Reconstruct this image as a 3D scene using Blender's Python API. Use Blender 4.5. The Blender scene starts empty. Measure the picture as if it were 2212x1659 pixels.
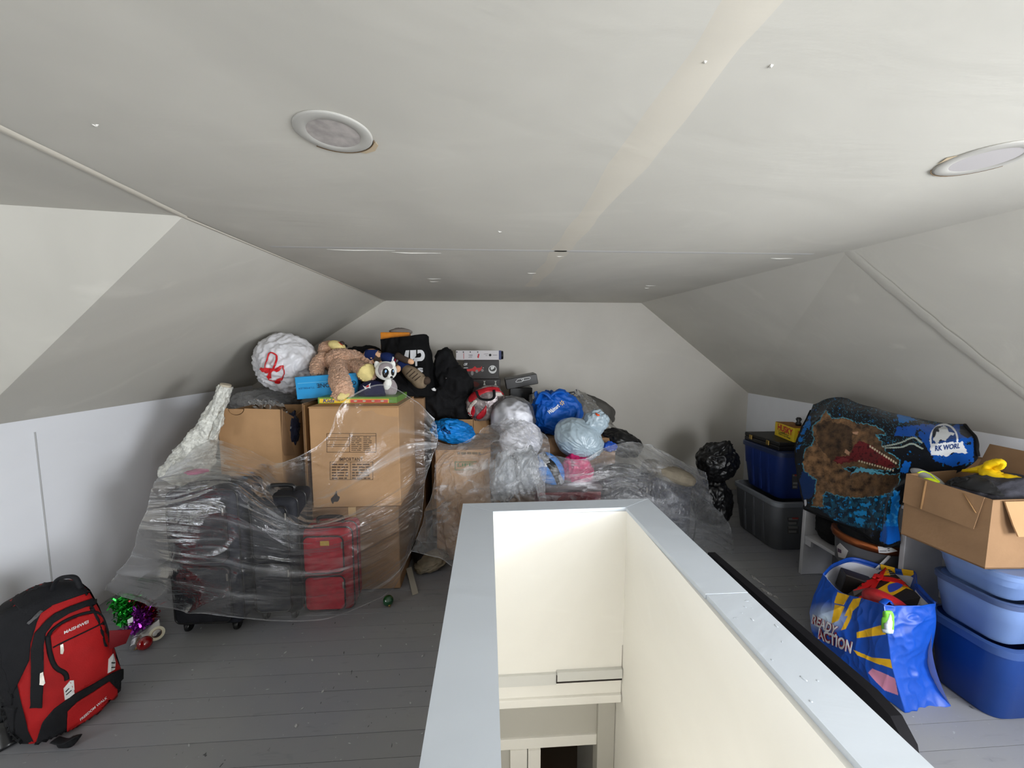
import bpy, bmesh, math, random
import numpy as np
from mathutils import Vector, Matrix, noise
from mathutils.bvhtree import BVHTree
from mathutils.geometry import delaunay_2d_cdt
random.seed(7); rng = np.random.default_rng(7)
S = bpy.context.scene
COL = S.collection
# ---------------------------------------------------------------- camera
F, IW, IH = 820.0, 2212.0, 1659.0
yv = Vector((-51.0, 75.0, -F)).normalized()               # the room's depth axis seen from the camera
xv = Vector((1.0, -0.0015, 0.0)); xv = (xv - yv*xv.dot(yv)).normalized()
zv = xv.cross(yv)
R3 = Matrix((xv, yv, zv))                                 # camera space -> world
EYE = Vector((0.0, 0.0, 1.5))
cam = bpy.data.cameras.new('camera'); camo = bpy.data.objects.new('camera', cam); COL.objects.link(camo)
cam.sensor_fit = 'HORIZONTAL'; cam.sensor_width = 36.0; cam.lens = 36.0*F/IW; cam.clip_start = 0.02
m4 = R3.to_4x4(); m4.translation = EYE; camo.matrix_world = m4
S.camera = camo
# ---------------------------------------------------------------- light
S.view_settings.view_transform = 'Standard'; S.view_settings.look = 'None'
S.view_settings.gamma = 1.0; S.view_settings.use_curve_mapping = False
S.view_settings.exposure = 1.30
S.cycles.transparent_max_bounces = 24; S.cycles.max_bounces = 10; S.cycles.diffuse_bounces = 6
S.cycles.glossy_bounces = 4; S.cycles.caustics_reflective = False; S.cycles.caustics_refractive = False
S.cycles.sample_clamp_indirect = 4.0
W = bpy.data.worlds.new('world'); S.world = W; W.use_nodes = True
wn = W.node_tree.nodes; wn['Background'].inputs[0].default_value = (0.75, 0.86, 1.0, 1); wn['Background'].inputs[1].default_value = 1.6
def area(name, loc, aim, sx, sy, power, col):
    l = bpy.data.lights.new(name, 'AREA'); l.shape = 'RECTANGLE'; l.size = sx; l.size_y = sy; l.energy = power; l.color = col
    o = bpy.data.objects.new(name, l); COL.objects.link(o); o.location = loc
    o.rotation_euler = (Vector(aim)-Vector(loc)).to_track_quat('-Z', 'Y').to_euler(); return o
WIN1 = dict(y0=-1.15, y1=0.15, z0=0.70, z1=1.65)          # window at the end of the right dormer
WIN2 = dict(y0=-1.30, y1=-0.10, z0=0.65, z1=1.60)          # window at the end of the left dormer
YF, XL, XRD = -1.5, -3.4, 2.95
area('dormer_daylight_right', (XRD+0.12, -0.5, 1.18), (0.0, 0.3, 1.0), 1.28, 0.93, 54, (0.93, 0.96, 1.0))
area('dormer_daylight_left', (XL-0.12, -0.70, 1.12), (1.0, 0.0, 0.9), 1.18, 0.93, 12, (0.95, 0.97, 1.0))
WIN3 = dict(x0=0.9, x1=1.9, z0=0.6, z1=1.5)               # window in the gable behind the camera
area('gable_daylight', (1.4, YF-0.12, 1.05), (0.6, 3.0, 1.0), 0.98, 0.88, 22, (0.95, 0.97, 1.0))
# ---------------------------------------------------------------- pixel <-> place helpers (2212 x 1659 frame)
def ray(px, py):
    return (R3 @ Vector(((px-IW/2)/F, (IH/2-py)/F, -1.0)))
def P(px, py, Y):                                          # the point of that sight line at depth Y
    d = ray(px, py); return EYE + d*(Y/d.y)
def D(px, py, c):                                          # the point of that sight line at that distance along the optical axis
    return EYE + ray(px, py)*c
def onz(px, py, z):
    d = ray(px, py); return EYE + d*((z-EYE.z)/d.z)
def onx(px, py, x):
    d = ray(px, py); return EYE + d*(x/d.x)
def proj(v):
    v = np.asarray(v, float) - np.array(EYE); c = v @ np.array(R3)      # world -> camera (R3 columns = camera axes in world)
    return np.stack([IW/2 + F*c[..., 0]/-c[..., 2], IH/2 - F*c[..., 1]/-c[..., 2]], -1)
# ---------------------------------------------------------------- noise
_perm = rng.permutation(256); _perm = np.concatenate([_perm, _perm, _perm])
_grad = rng.normal(size=(256, 3)); _grad /= np.linalg.norm(_grad, axis=1)[:, None]
def n3(p):
    p = np.asarray(p, float); i = np.floor(p).astype(int); f = p - i; u = f*f*f*(f*(f*6-15)+10); i &= 255
    r = 0
    for dx in (0, 1):
        for dy in (0, 1):
            for dz in (0, 1):
                h = _perm[(_perm[(_perm[(i[..., 0]+dx) & 255] + i[..., 1]+dy) & 255] + i[..., 2]+dz) & 255]
                g = _grad[h]; d = f - np.array((dx, dy, dz))
                w = (u[..., 0] if dx else 1-u[..., 0])*(u[..., 1] if dy else 1-u[..., 1])*(u[..., 2] if dz else 1-u[..., 2])
                r = r + w*(g*d).sum(-1)
    return r*1.6
def fbm(p, o=3):
    a, r = 1.0, 0
    p = np.asarray(p, float)
    for k in range(o): r = r + a*n3(p*2**k + 17.3*k); a *= .5
    return r
def rdg(p, o=2, sharp=1.0):                                # ridged: sharp crests
    a, r = 1.0, 0
    p = np.asarray(p, float)
    for k in range(o): r = r + a*np.clip(1-np.abs(n3(p*2**k + 9.1*k)), 0, 1)**(2*sharp); a *= .5
    return r - .6
# ---------------------------------------------------------------- materials
def lin(c):
    return tuple(((x/255)/12.92 if x/255 <= .04045 else ((x/255+.055)/1.055)**2.4) for x in c)
MATS = {}
def M(name, rgb, rough=.6, spec=.4, var=0, vscale=8, bump=0, bscale=60, metal=0, sheen=0, rgb2=None, coat=0, detail=4):
    if name in MATS: return MATS[name]
    m = bpy.data.materials.new(name); m.use_nodes = True; MATS[name] = m
    n, l = m.node_tree.nodes, m.node_tree.links; b = n['Principled BSDF']
    c = lin(rgb); b.inputs['Base Color'].default_value = (*c, 1); b.inputs['Roughness'].default_value = rough
    b.inputs['Specular IOR Level'].default_value = spec; b.inputs['Metallic'].default_value = metal
    if sheen: b.inputs['Sheen Weight'].default_value = sheen
    if coat: b.inputs['Coat Weight'].default_value = coat
    if var or bump: tc = n.new('ShaderNodeTexCoord')
    if var:
        t = n.new('ShaderNodeTexNoise'); t.inputs['Scale'].default_value = vscale; t.inputs['Detail'].default_value = detail
        l.new(tc.outputs['Object'], t.inputs['Vector'])
        r = n.new('ShaderNodeValToRGB'); r.color_ramp.elements[0].position = .3; r.color_ramp.elements[1].position = .7
        c2 = lin(rgb2) if rgb2 else tuple(x*(1-var) for x in c)
        r.color_ramp.elements[0].color = (*c2, 1); r.color_ramp.elements[1].color = (*(tuple(min(1, x*(1+var*.5)) for x in c) if not rgb2 else c), 1)
        l.new(t.outputs['Fac'], r.inputs['Fac']); l.new(r.outputs['Color'], b.inputs['Base Color'])
    if bump:
        t2 = n.new('ShaderNodeTexNoise'); t2.inputs['Scale'].default_value = bscale; t2.inputs['Detail'].default_value = 4
        l.new(tc.outputs['Object'], t2.inputs['Vector'])
        bp = n.new('ShaderNodeBump'); bp.inputs['Strength'].default_value = bump; bp.inputs['Distance'].default_value = .01
        l.new(t2.outputs['Fac'], bp.inputs['Height']); l.new(bp.outputs['Normal'], b.inputs['Normal'])
    return m
def MCOL(name, rough=.8, spec=.2, bump=0, bscale=200, sheen=0):            # colour printed on the cloth, held per vertex
    if name in MATS: return MATS[name]
    m = M(name, (128, 128, 128), rough, spec, 0, 8, bump, bscale, sheen=sheen)
    n, l = m.node_tree.nodes, m.node_tree.links; a = n.new('ShaderNodeVertexColor'); a.layer_name = 'print'
    l.new(a.outputs['Color'], n['Principled BSDF'].inputs['Base Color']); return m
def MPLASTIC(name, haze=.10, tint=(235, 240, 245), rough=.16, bump=.25, bscale=30, gloss=.9, stretch=(1, 1, 1)):
    if name in MATS: return MATS[name]
    m = bpy.data.materials.new(name); m.use_nodes = True; MATS[name] = m
    n, l = m.node_tree.nodes, m.node_tree.links; n.remove(n['Principled BSDF']); out = n['Material Output']
    tr = n.new('ShaderNodeBsdfTransparent'); tr.inputs[0].default_value = (.97, .97, .97, 1)
    df = n.new('ShaderNodeBsdfDiffuse'); df.inputs[0].default_value = (*lin(tint), 1)
    tl = n.new('ShaderNodeBsdfTranslucent'); tl.inputs[0].default_value = (*lin(tint), 1)
    dd = n.new('ShaderNodeMixShader'); dd.inputs[0].default_value = .5; l.new(df.outputs[0], dd.inputs[1]); l.new(tl.outputs[0], dd.inputs[2])
    gl = n.new('ShaderNodeBsdfGlossy'); gl.inputs['Roughness'].default_value = rough
    lw = n.new('ShaderNodeLayerWeight'); lw.inputs['Blend'].default_value = .35
    tc = n.new('ShaderNodeTexCoord'); mp = n.new('ShaderNodeMapping'); mp.inputs['Scale'].default_value = stretch
    nz = n.new('ShaderNodeTexNoise'); nz.inputs['Scale'].default_value = bscale; nz.inputs['Detail'].default_value = 5; nz.inputs['Distortion'].default_value = .6
    l.new(tc.outputs['Object'], mp.inputs[0]); l.new(mp.outputs[0], nz.inputs['Vector'])
    bp = n.new('ShaderNodeBump'); bp.inputs['Strength'].default_value = bump; bp.inputs['Distance'].default_value = .02
    l.new(nz.outputs['Fac'], bp.inputs['Height'])
    for s in (gl, lw): l.new(bp.outputs['Normal'], s.inputs['Normal'])
    # haze grows where the film is seen edge-on
    ma = n.new('ShaderNodeMath'); ma.operation = 'MULTIPLY_ADD'; ma.inputs[1].default_value = haze*2.2; ma.inputs[2].default_value = haze
    l.new(lw.outputs['Facing'], ma.inputs[0]); ma.use_clamp = True
    m1 = n.new('ShaderNodeMixShader'); l.new(ma.outputs[0], m1.inputs[0]); l.new(tr.outputs[0], m1.inputs[1]); l.new(dd.outputs[0], m1.inputs[2])
    g = n.new('ShaderNodeMath'); g.operation = 'MULTIPLY'; g.inputs[1].default_value = gloss; g.use_clamp = True; l.new(lw.outputs['Fresnel'], g.inputs[0])
    m2 = n.new('ShaderNodeMixShader'); l.new(g.outputs[0], m2.inputs[0]); l.new(m1.outputs[0], m2.inputs[1]); l.new(gl.outputs[0], m2.inputs[2])
    l.new(m2.outputs[0], out.inputs[0]); return m
def MSHEET(name, h0=.03, h1=.22, h2=.35, su=(5, 55), bump=.5, crin=.25, rough=.10, tint=(238, 241, 246), lo=.56, hi=.80):
    """clear film: see-through, milky where it is folded or seen edge-on, glinting on its creases ('st' runs along the folds)"""
    m = bpy.data.materials.new(name); m.use_nodes = True; MATS[name] = m
    n, l = m.node_tree.nodes, m.node_tree.links; n.remove(n['Principled BSDF']); out = n['Material Output']
    def math_(op, x, y, clamp=False):
        q = n.new('ShaderNodeMath'); q.operation = op; q.use_clamp = clamp
        for k, v in enumerate((x, y)):
            if hasattr(v, 'links'): l.new(v, q.inputs[k])
            else: q.inputs[k].default_value = v
        return q.outputs[0]
    at = n.new('ShaderNodeAttribute'); at.attribute_name = 'st'; tc = n.new('ShaderNodeTexCoord')
    def nz(src, sc, scale, det, dist):
        mp = n.new('ShaderNodeMapping'); mp.inputs['Scale'].default_value = sc; l.new(src, mp.inputs[0])
        t = n.new('ShaderNodeTexNoise'); t.inputs['Scale'].default_value = scale; t.inputs['Detail'].default_value = det; t.inputs['Distortion'].default_value = dist
        l.new(mp.outputs[0], t.inputs['Vector']); return t.outputs['Fac']
    s1 = nz(at.outputs['Vector'], (su[0], su[1], 1), 1.0, 6, 1.2); c1 = nz(tc.outputs['Object'], (1, 1, 1), 22, 5, 1.5); c2 = nz(tc.outputs['Object'], (1, 1, 1), 3.5, 3, .5)
    mr = n.new('ShaderNodeMapRange'); mr.inputs[1].default_value = lo; mr.inputs[2].default_value = hi; l.new(s1, mr.inputs[0])
    m2_ = n.new('ShaderNodeMapRange'); m2_.inputs[1].default_value = .35; m2_.inputs[2].default_value = .7; l.new(c2, m2_.inputs[0])
    hgt = math_('ADD', math_('MULTIPLY', s1, bump), math_('MULTIPLY', c1, crin))
    bp = n.new('ShaderNodeBump'); bp.inputs['Strength'].default_value = .8; bp.inputs['Distance'].default_value = .02; l.new(hgt, bp.inputs['Height'])
    lw = n.new('ShaderNodeLayerWeight'); lw.inputs['Blend'].default_value = .3; l.new(bp.outputs['Normal'], lw.inputs['Normal'])
    lg = n.new('ShaderNodeLayerWeight'); lg.inputs['Blend'].default_value = .4
    sx = n.new('ShaderNodeSeparateXYZ'); l.new(at.outputs['Vector'], sx.inputs[0])
    def near(o_, w): return math_('ADD', math_('LESS_THAN', o_, w), math_('GREATER_THAN', o_, 1-w), True)
    rimm = math_('MAXIMUM', near(sx.outputs[0], .003), near(sx.outputs[1], .0042))
    edge = math_('ADD', math_('MULTIPLY', math_('POWER', lg.outputs['Facing'], 2.5), h2), math_('MULTIPLY', rimm, .25))
    hz = math_('ADD', math_('ADD', h0, math_('MULTIPLY', math_('MULTIPLY', mr.outputs[0], m2_.outputs[0]), h1)), edge, True)
    tr = n.new('ShaderNodeBsdfTransparent'); tr.inputs[0].default_value = (.985, .985, .985, 1)
    df = n.new('ShaderNodeBsdfDiffuse'); df.inputs[0].default_value = (*lin(tint), 1)
    tl = n.new('ShaderNodeBsdfTranslucent'); tl.inputs[0].default_value = (*lin(tint), 1)
    dd = n.new('ShaderNodeMixShader'); dd.inputs[0].default_value = .4; l.new(df.outputs[0], dd.inputs[1]); l.new(tl.outputs[0], dd.inputs[2])
    gl = n.new('ShaderNodeBsdfGlossy'); gl.inputs['Roughness'].default_value = rough; l.new(bp.outputs['Normal'], gl.inputs['Normal'])
    m1 = n.new('ShaderNodeMixShader'); l.new(hz, m1.inputs[0]); l.new(tr.outputs[0], m1.inputs[1]); l.new(dd.outputs[0], m1.inputs[2])
    fr = math_('MINIMUM', math_('ADD', math_('MULTIPLY', lw.outputs['Fresnel'], 1.0), .022), .45)
    m3 = n.new('ShaderNodeMixShader'); l.new(fr, m3.inputs[0]); l.new(m1.outputs[0], m3.inputs[1]); l.new(gl.outputs[0], m3.inputs[2])
    l.new(m3.outputs[0], out.inputs[0]); return m
# ---------------------------------------------------------------- objects
ORG = {}
def link(name, V, Fc, mat, org, parent=None, smooth=False, cols=None, st=None):
    V = np.asarray(V, float).reshape(-1, 3)
    me = bpy.data.meshes.new(name); o3 = np.array(org)
    me.from_pydata((V - o3).tolist(), [], [list(map(int, f)) for f in Fc]); me.update()
    if smooth is True: me.polygons.foreach_set('use_smooth', [True]*len(me.polygons))
    elif smooth:
        me.polygons.foreach_set('use_smooth', [True]*len(me.polygons)); me.set_sharp_from_angle(angle=math.radians(smooth))
    mats = mat if isinstance(mat, (list, tuple)) else [mat]
    for m in mats: me.materials.append(m)
    if cols is not None:
        at = me.attributes.new('print', 'FLOAT_COLOR', 'POINT')
        c4 = np.ones((len(V), 4)); c4[:, :3] = cols; at.data.foreach_set('color', c4.ravel())
    if st is not None:
        at = me.attributes.new('st', 'FLOAT_VECTOR', 'POINT'); at.data.foreach_set('vector', np.asarray(st, float).ravel())
    o = bpy.data.objects.new(name, me); COL.objects.link(o)
    if parent is not None:
        o.parent = parent; o.location = Vector(org) - Vector(ORG[parent.name])
    else: o.location = org
    ORG[o.name] = tuple(org); return o
def tag(o, label=None, cat=None, group=None, kind=None):
    for k, v in (('label', label), ('category', cat), ('group', group), ('kind', kind)):
        if v: o[k] = v
    return o
def thing(name, label, cat, loc, group=None):
    o = bpy.data.objects.new(name, None); COL.objects.link(o); o.location = loc; o.empty_display_size = .05
    ORG[o.name] = tuple(loc); return tag(o, label, cat, group)
def part(name, g, mat, parent, smooth=False, label=None, cols=None):
    o = link(name, g[0], g[1], mat, ORG[parent.name], parent, smooth, cols)
    if label: o['label'] = label
    return o
def base_of(V):
    V = np.asarray(V); return (float(V[:, 0].min()+V[:, 0].max())/2, float(V[:, 1].min()+V[:, 1].max())/2, float(V[:, 2].min()))
def solo(name, g, mat, label, cat, smooth=False, group=None, kind=None, cols=None, st=None):
    return tag(link(name, g[0], g[1], mat, base_of(g[0]), None, smooth, cols, st), label, cat, group, kind)
def struct(name, g, mat, smooth=False, label=None):
    return tag(link(name, g[0], g[1], mat, base_of(g[0]), None, smooth), label, None, None, 'structure')
# ---------------------------------------------------------------- geometry: every maker returns (V, F)
def join(*gs):
    V, Fc, k = [], [], 0
    for v, f in gs:
        v = np.asarray(v, float).reshape(-1, 3); V.append(v); Fc += [[int(i)+k for i in q] for q in f]; k += len(v)
    return np.concatenate(V), Fc
def rotm(rx=0, ry=0, rz=0):
    return np.array(Matrix.Rotation(math.radians(rz), 3, 'Z') @ Matrix.Rotation(math.radians(ry), 3, 'Y') @ Matrix.Rotation(math.radians(rx), 3, 'X'))
def tf(g, R=None, t=(0, 0, 0), s=1.0):
    V = np.asarray(g[0], float)*s
    if R is not None: V = V @ np.asarray(R).T
    return V + np.array(t), g[1]
def from_bm(bm):
    bm.verts.ensure_lookup_table(); bm.verts.index_update()
    V = np.array([v.co[:] for v in bm.verts]); Fc = [[v.index for v in f.verts] for f in bm.faces]; bm.free(); return V, Fc
def box(c, size, R=None, bev=0.0, seg=2, taper=None):
    bm = bmesh.new(); bmesh.ops.create_cube(bm, size=1.0)
    for v in bm.verts:
        v.co = Vector((v.co.x*size[0], v.co.y*size[1], v.co.z*size[2]))
        if taper and v.co.z < 0: v.co.x *= taper[0]; v.co.y *= taper[1]
    if bev: bmesh.ops.bevel(bm, geom=bm.edges[:]+bm.verts[:], offset=bev, segments=seg, affect='EDGES', profile=.5)
    return tf(from_bm(bm), R, c)
def boxmm(a, b, bev=0.0, seg=2):
    a, b = np.array(a, float), np.array(b, float); return box((a+b)/2, np.abs(b-a), None, bev, seg)
def fbox(x0, x1, y0, y1, Y, depth, bev=.004, rz=0, seg=1):
    """box whose front face fills those pixels at depth Y; returns geometry, centre, size, R"""
    a, b = P(x0, y1, Y), P(x1, y0, Y); w, h = abs(b.x-a.x), abs(b.z-a.z)
    R = rotm(0, 0, rz); c = np.array(((a.x+b.x)/2, Y, (a.z+b.z)/2)) + R @ np.array((0, depth/2, 0))
    return box(c, (w, depth, h), R, bev, seg), c, (w, depth, h), R
def crom(pts, n, closed=False):
    p = np.asarray(pts, float); k = len(p)
    if closed: ext = np.concatenate([p[-1:], p, p[:2]])
    else: ext = np.concatenate([2*p[:1]-p[1:2], p, 2*p[-1:]-p[-2:-1]])
    m = k if closed else k-1
    t = np.linspace(0, m, n, endpoint=not closed); i = np.minimum(t.astype(int), m-1); f = (t-i)[:, None]
    p0, p1, p2, p3 = ext[i], ext[i+1], ext[i+2], ext[i+3]
    return .5*((2*p1)+(-p0+p2)*f+(2*p0-5*p1+4*p2-p3)*f*f+(-p0+3*p1-3*p2+p3)*f**3)
def crom_ax(A, n, ax):
    A = np.moveaxis(np.asarray(A, float), ax, 0); sh = A.shape
    return np.moveaxis(crom(A.reshape(sh[0], -1), n).reshape(n, *sh[1:]), 0, ax)
def gridf(nv, nu, wrap=False):
    Fc = []
    for j in range(nv-1):
        for i in range(nu if wrap else nu-1):
            a, b = j*nu+i, j*nu+(i+1) % nu; Fc.append((a, b, b+nu, a+nu))
    return Fc
def normals(G):
    du, dv = np.gradient(G, axis=1), np.gradient(G, axis=0); n = np.cross(du, dv); return n/np.maximum(np.linalg.norm(n, axis=-1), 1e-9)[..., None]
def sheet(net, nu, nv, fold=None, px=True, thick=0.0, toward=True):
    """surface through a net of control points (rows of (px, py, Y) or of places), with folds along its normal"""
    A = np.array([[tuple(D(*c) if px == 'D' else P(*c)) if px else tuple(c) for c in r] for r in net])
    G = crom_ax(crom_ax(A, nv, 0), nu, 1)
    if fold is not None:
        N = normals(G)
        if toward: N = N*np.sign(((np.array(EYE)-G)*N).sum(-1))[..., None]
        s, t = np.meshgrid(np.linspace(0, 1, nu), np.linspace(0, 1, nv)); G = G + N*fold(s, t)[..., None]
    if thick:
        N = normals(G)
        if ((np.array(EYE)-G)*N).sum() < 0: N = -N
        B = G - N*thick; V = np.concatenate([G.reshape(-1, 3), B.reshape(-1, 3)]); k = nu*nv
        Fc = gridf(nv, nu) + [[i+k for i in q[::-1]] for q in gridf(nv, nu)]
        rim = [(0, i) for i in range(nu)] + [(j, nu-1) for j in range(1, nv)] + [(nv-1, i) for i in range(nu-2, -1, -1)] + [(j, 0) for j in range(nv-2, 0, -1)]
        rim = [j*nu+i for j, i in rim]
        for a, b in zip(rim, rim[1:]+rim[:1]): Fc.append((b, a, a+k, b+k))
        return V, Fc
    return G.reshape(-1, 3), gridf(nv, nu)
def tube(pts, rad, seg=10, n=0, caps=True, up=None, fold=None, closed=False):
    """tube along pts; rad: number, or per point number / (across, along-up)"""
    p = np.asarray([tuple(q) for q in pts], float); r = np.array([(q, q) if np.isscalar(q) else q for q in (rad if hasattr(rad, '__len__') else [rad]*len(p))], float)
    if n: p, r = crom(p, n, closed), crom(r, n, closed)
    T = np.gradient(p, axis=0)
    if closed: T = np.roll(p, -1, 0)-np.roll(p, 1, 0)
    T /= np.maximum(np.linalg.norm(T, axis=1), 1e-9)[:, None]
    u = np.array(up if up is not None else ((0, 0, 1) if abs(T[0][2]) < .9 else (0, 1, 0)), float)
    G = []; ang = np.linspace(0, 2*math.pi, seg, endpoint=False)
    for i in range(len(p)):
        a = np.cross(T[i], u); a /= max(np.linalg.norm(a), 1e-9); b = np.cross(a, T[i])
        if up is None: u = b
        G.append(p[i] + np.outer(np.cos(ang)*r[i, 0], a) + np.outer(np.sin(ang)*r[i, 1], b))
    G = np.array(G)
    if fold is not None:
        s, t = np.meshgrid(ang, np.linspace(0, 1, len(p))); c = p[:, None, :]; d = G-c; L = np.linalg.norm(d, axis=-1, keepdims=True)
        G = G + d/np.maximum(L, 1e-9)*fold(s, t, G)[..., None]
    Fc = gridf(len(p), seg, True); V = G.reshape(-1, 3)
    if closed: Fc += [((len(p)-1)*seg+i, (len(p)-1)*seg+(i+1) % seg, (i+1) % seg, i) for i in range(seg)]
    elif caps: Fc += [list(range(seg))[::-1], [(len(p)-1)*seg+i for i in range(seg)]]
    return V, Fc
_ico = {}
def ico(sub):
    if sub not in _ico:
        bm = bmesh.new(); bmesh.ops.create_icosphere(bm, subdivisions=sub, radius=1.0); _ico[sub] = from_bm(bm)
    return _ico[sub]
def blob(c, r, rot=(0, 0, 0), sub=4, amp=.06, freq=1.5, rid=0, rfreq=3, sharp=1.2, seed=0, boxy=1.0, pleat=None, neck=None, floor=None, crease=None):
    V, Fc = ico(sub); d = V.copy(); n = V
    if boxy != 1.0:
        d = np.sign(n)*np.abs(n)**boxy; d = d/np.maximum(np.abs(d).max(1, keepdims=True), 1e-6)*.5 + d*.5 if boxy < .7 else d
    k = 1 + amp*fbm(n*freq + seed*3.7) + (rid*rdg(n*rfreq + seed*5.1 + .5*fbm(n*2+seed)[:, None], 2, sharp) if rid else 0)
    if crease: q = n*crease[1]+seed*7.7; q = q + .35*fbm(q*.8)[:, None]; k = k + crease[0]*(.5-np.abs(n3(q))-.5*np.abs(n3(q*2.3+4.1))-.25*np.abs(n3(q*5.1+9.3)))   # creased film: flat facets between sharp folds
    if pleat:                                              # folds that run into a knot: (axis, count, amount)
        ax = np.array(Vector(pleat[0]).normalized()); e1 = np.cross(ax, (.3, .2, .9)); e1 /= np.linalg.norm(e1); e2 = np.cross(ax, e1)
        ph = np.arctan2(n @ e2, n @ e1); ct = n @ ax; ph2 = ph + .35*n3(n*3+seed)
        k = k + pleat[2]*(1-np.abs(np.sin(pleat[1]*ph2/2)))*np.clip((ct+.35)/1.35, 0, 1)
        if neck: k = k + neck*np.clip((ct-.9)/.1, 0, 1)**1.5
    P3 = (d*k[:, None]*np.array(r)) @ rotm(*rot).T + np.array(c)
    if floor is not None: P3[:, 2] = np.maximum(P3[:, 2], floor)
    return P3, Fc
def lathe(prof, c, R=None, seg=32, caps=True):
    a = np.linspace(0, 2*math.pi, seg, endpoint=False); G = np.array([[(r*math.cos(t), r*math.sin(t), z) for t in a] for r, z in prof])
    Fc = gridf(len(prof), seg, True)
    if caps: Fc += [list(range(seg))[::-1], [(len(prof)-1)*seg+i for i in range(seg)]]
    return tf((G.reshape(-1, 3), Fc), R, c)
def prism(poly, ext):
    p = np.array([tuple(q) for q in poly], float); k = len(p); V = np.concatenate([p, p+np.array(ext)])
    return V, [list(range(k))[::-1], [k+i for i in range(k)]] + [(i, (i+1) % k, k+(i+1) % k, k+i) for i in range(k)]
def fuse(gs, vox, smooth=4, dec=None):
    V, Fc = join(*gs); me = bpy.data.meshes.new('t'); me.from_pydata(V.tolist(), [], Fc); me.update()
    o = bpy.data.objects.new('t', me); COL.objects.link(o)
    m = o.modifiers.new('r', 'REMESH'); m.mode = 'VOXEL'; m.voxel_size = vox
    if smooth: s = o.modifiers.new('s', 'SMOOTH'); s.iterations = smooth; s.factor = .5
    dg = bpy.context.evaluated_depsgraph_get(); dg.update(); ev = o.evaluated_get(dg); em = ev.to_mesh()
    V = np.array([v.co[:] for v in em.vertices]); Fc = [list(p.vertices) for p in em.polygons]; N = np.array([v.normal[:] for v in em.vertices])
    ev.to_mesh_clear(); bpy.data.objects.remove(o); bpy.data.meshes.remove(me); return V, Fc, N
# ---------------------------------------------------------------- prints and panels laid onto a surface
def bvh(*gs):
    V, Fc = join(*[(g[0], g[1]) for g in gs]); return BVHTree.FromPolygons([Vector(v) for v in V], Fc)
def drop(tree, uv, off, jump=.10):
    hits = []
    for x, y in uv:
        d = ray(x, y).normalized(); h, n, _, dist = tree.ray_cast(EYE, d); hits.append((d, h, n, dist))
    ds = sorted(q[3] for q in hits if q[1] is not None); med = ds[len(ds)//2] if ds else 2.0
    out = []
    for d, h, n, dist in hits:
        if h is None or dist > med+jump: h, n, _, _ = tree.find_nearest(EYE + d*med)
        if n.dot(d) > 0: n = -n
        out.append((h + n*off, n))
    return out
def cdt(poly, step):
    p = [Vector((x, y)) for x, y in poly]; k = len(p)
    xs, ys = [q.x for q in p], [q.y for q in p]; pts = list(p)
    if step:
        from math import floor
        a = np.array([(q.x, q.y) for q in p]); b = np.roll(a, -1, 0)
        for x in np.arange(min(xs)+step/2, max(xs), step):
            for y in np.arange(min(ys)+step/2, max(ys), step):
                with np.errstate(divide='ignore', invalid='ignore'):
                    c = ((a[:, 1] > y) != (b[:, 1] > y)) & (x < (b[:, 0]-a[:, 0])*(y-a[:, 1])/(b[:, 1]-a[:, 1])+a[:, 0])
                if c.sum() % 2: pts.append(Vector((x, y)))
    r = delaunay_2d_cdt(pts, [(i, (i+1) % k) for i in range(k)], [], 1, 1e-6)
    return [(v.x, v.y) for v in r[0]], [list(f) for f in r[2]]
def dense(poly, step):
    out = []
    for (x0, y0), (x1, y1) in zip(poly, poly[1:]+poly[:1]):
        k = max(1, int(math.hypot(x1-x0, y1-y0)/step))
        out += [(x0+(x1-x0)*i/k, y0+(y1-y0)*i/k) for i in range(k)]
    return out
def rpoly(pts, n=40):                                      # smooth closed outline through pts
    return [tuple(q) for q in crom(pts, n, True)]
def decal(poly, tree, step=8, off=.002, thick=None, jump=.10):
    """a panel with those corners (seen from the camera) lying on the surface; front shell with a skirt sunk to the surface"""
    v2, f2 = cdt(dense(list(poly), step), step); hit = drop(tree, v2, off, jump)
    V = np.array([h[0][:] for h in hit]); N = np.array([h[1][:] for h in hit]); k = len(V)
    edges = {}
    for f in f2:
        for a, b in zip(f, f[1:]+f[:1]): edges[(a, b)] = edges.get((a, b), 0)+1
    rim = [e for e in edges if (e[1], e[0]) not in edges]
    B = V - N*(off*1.4 if thick is None else thick)
    return np.concatenate([V, B]), [list(f) for f in f2] + [(b, a, a+k, b+k) for a, b in rim]
_font = {}
def text2d(s, bold=0.0, shear=0.0, space=1.0):
    key = (s, bold, shear, space)
    if key not in _font:
        cu = bpy.data.curves.new('t', 'FONT'); cu.body = s; cu.offset = bold; cu.shear = shear; cu.space_character = space; cu.resolution_u = 3
        o = bpy.data.objects.new('t', cu); COL.objects.link(o); dg = bpy.context.evaluated_depsgraph_get(); dg.update()
        me = bpy.data.meshes.new_from_object(o.evaluated_get(dg)); V = np.array([v.co[:2] for v in me.vertices]); Fc = [list(p.vertices) for p in me.polygons]
        lo, hi = V.min(0), V.max(0); _font[key] = ((V-lo)/(hi-lo), Fc)
        bpy.data.objects.remove(o); bpy.data.curves.remove(cu); bpy.data.meshes.remove(me)
    return _font[key]
def text_on(s, quad, tree, off=.003, bold=0.0, shear=0.0, space=1.0):
    """lettering laid on the surface; quad: where its bottom-left, bottom-right, top-right, top-left corners are seen"""
    u, Fc = text2d(s, bold, shear, space); q = np.array(quad, float)
    p = ((1-u[:, :1])*(1-u[:, 1:])*q[0] + u[:, :1]*(1-u[:, 1:])*q[1] + u[:, :1]*u[:, 1:]*q[2] + (1-u[:, :1])*u[:, 1:]*q[3])
    return np.array([h[0][:] for h in drop(tree, p, off)]), Fc
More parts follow.
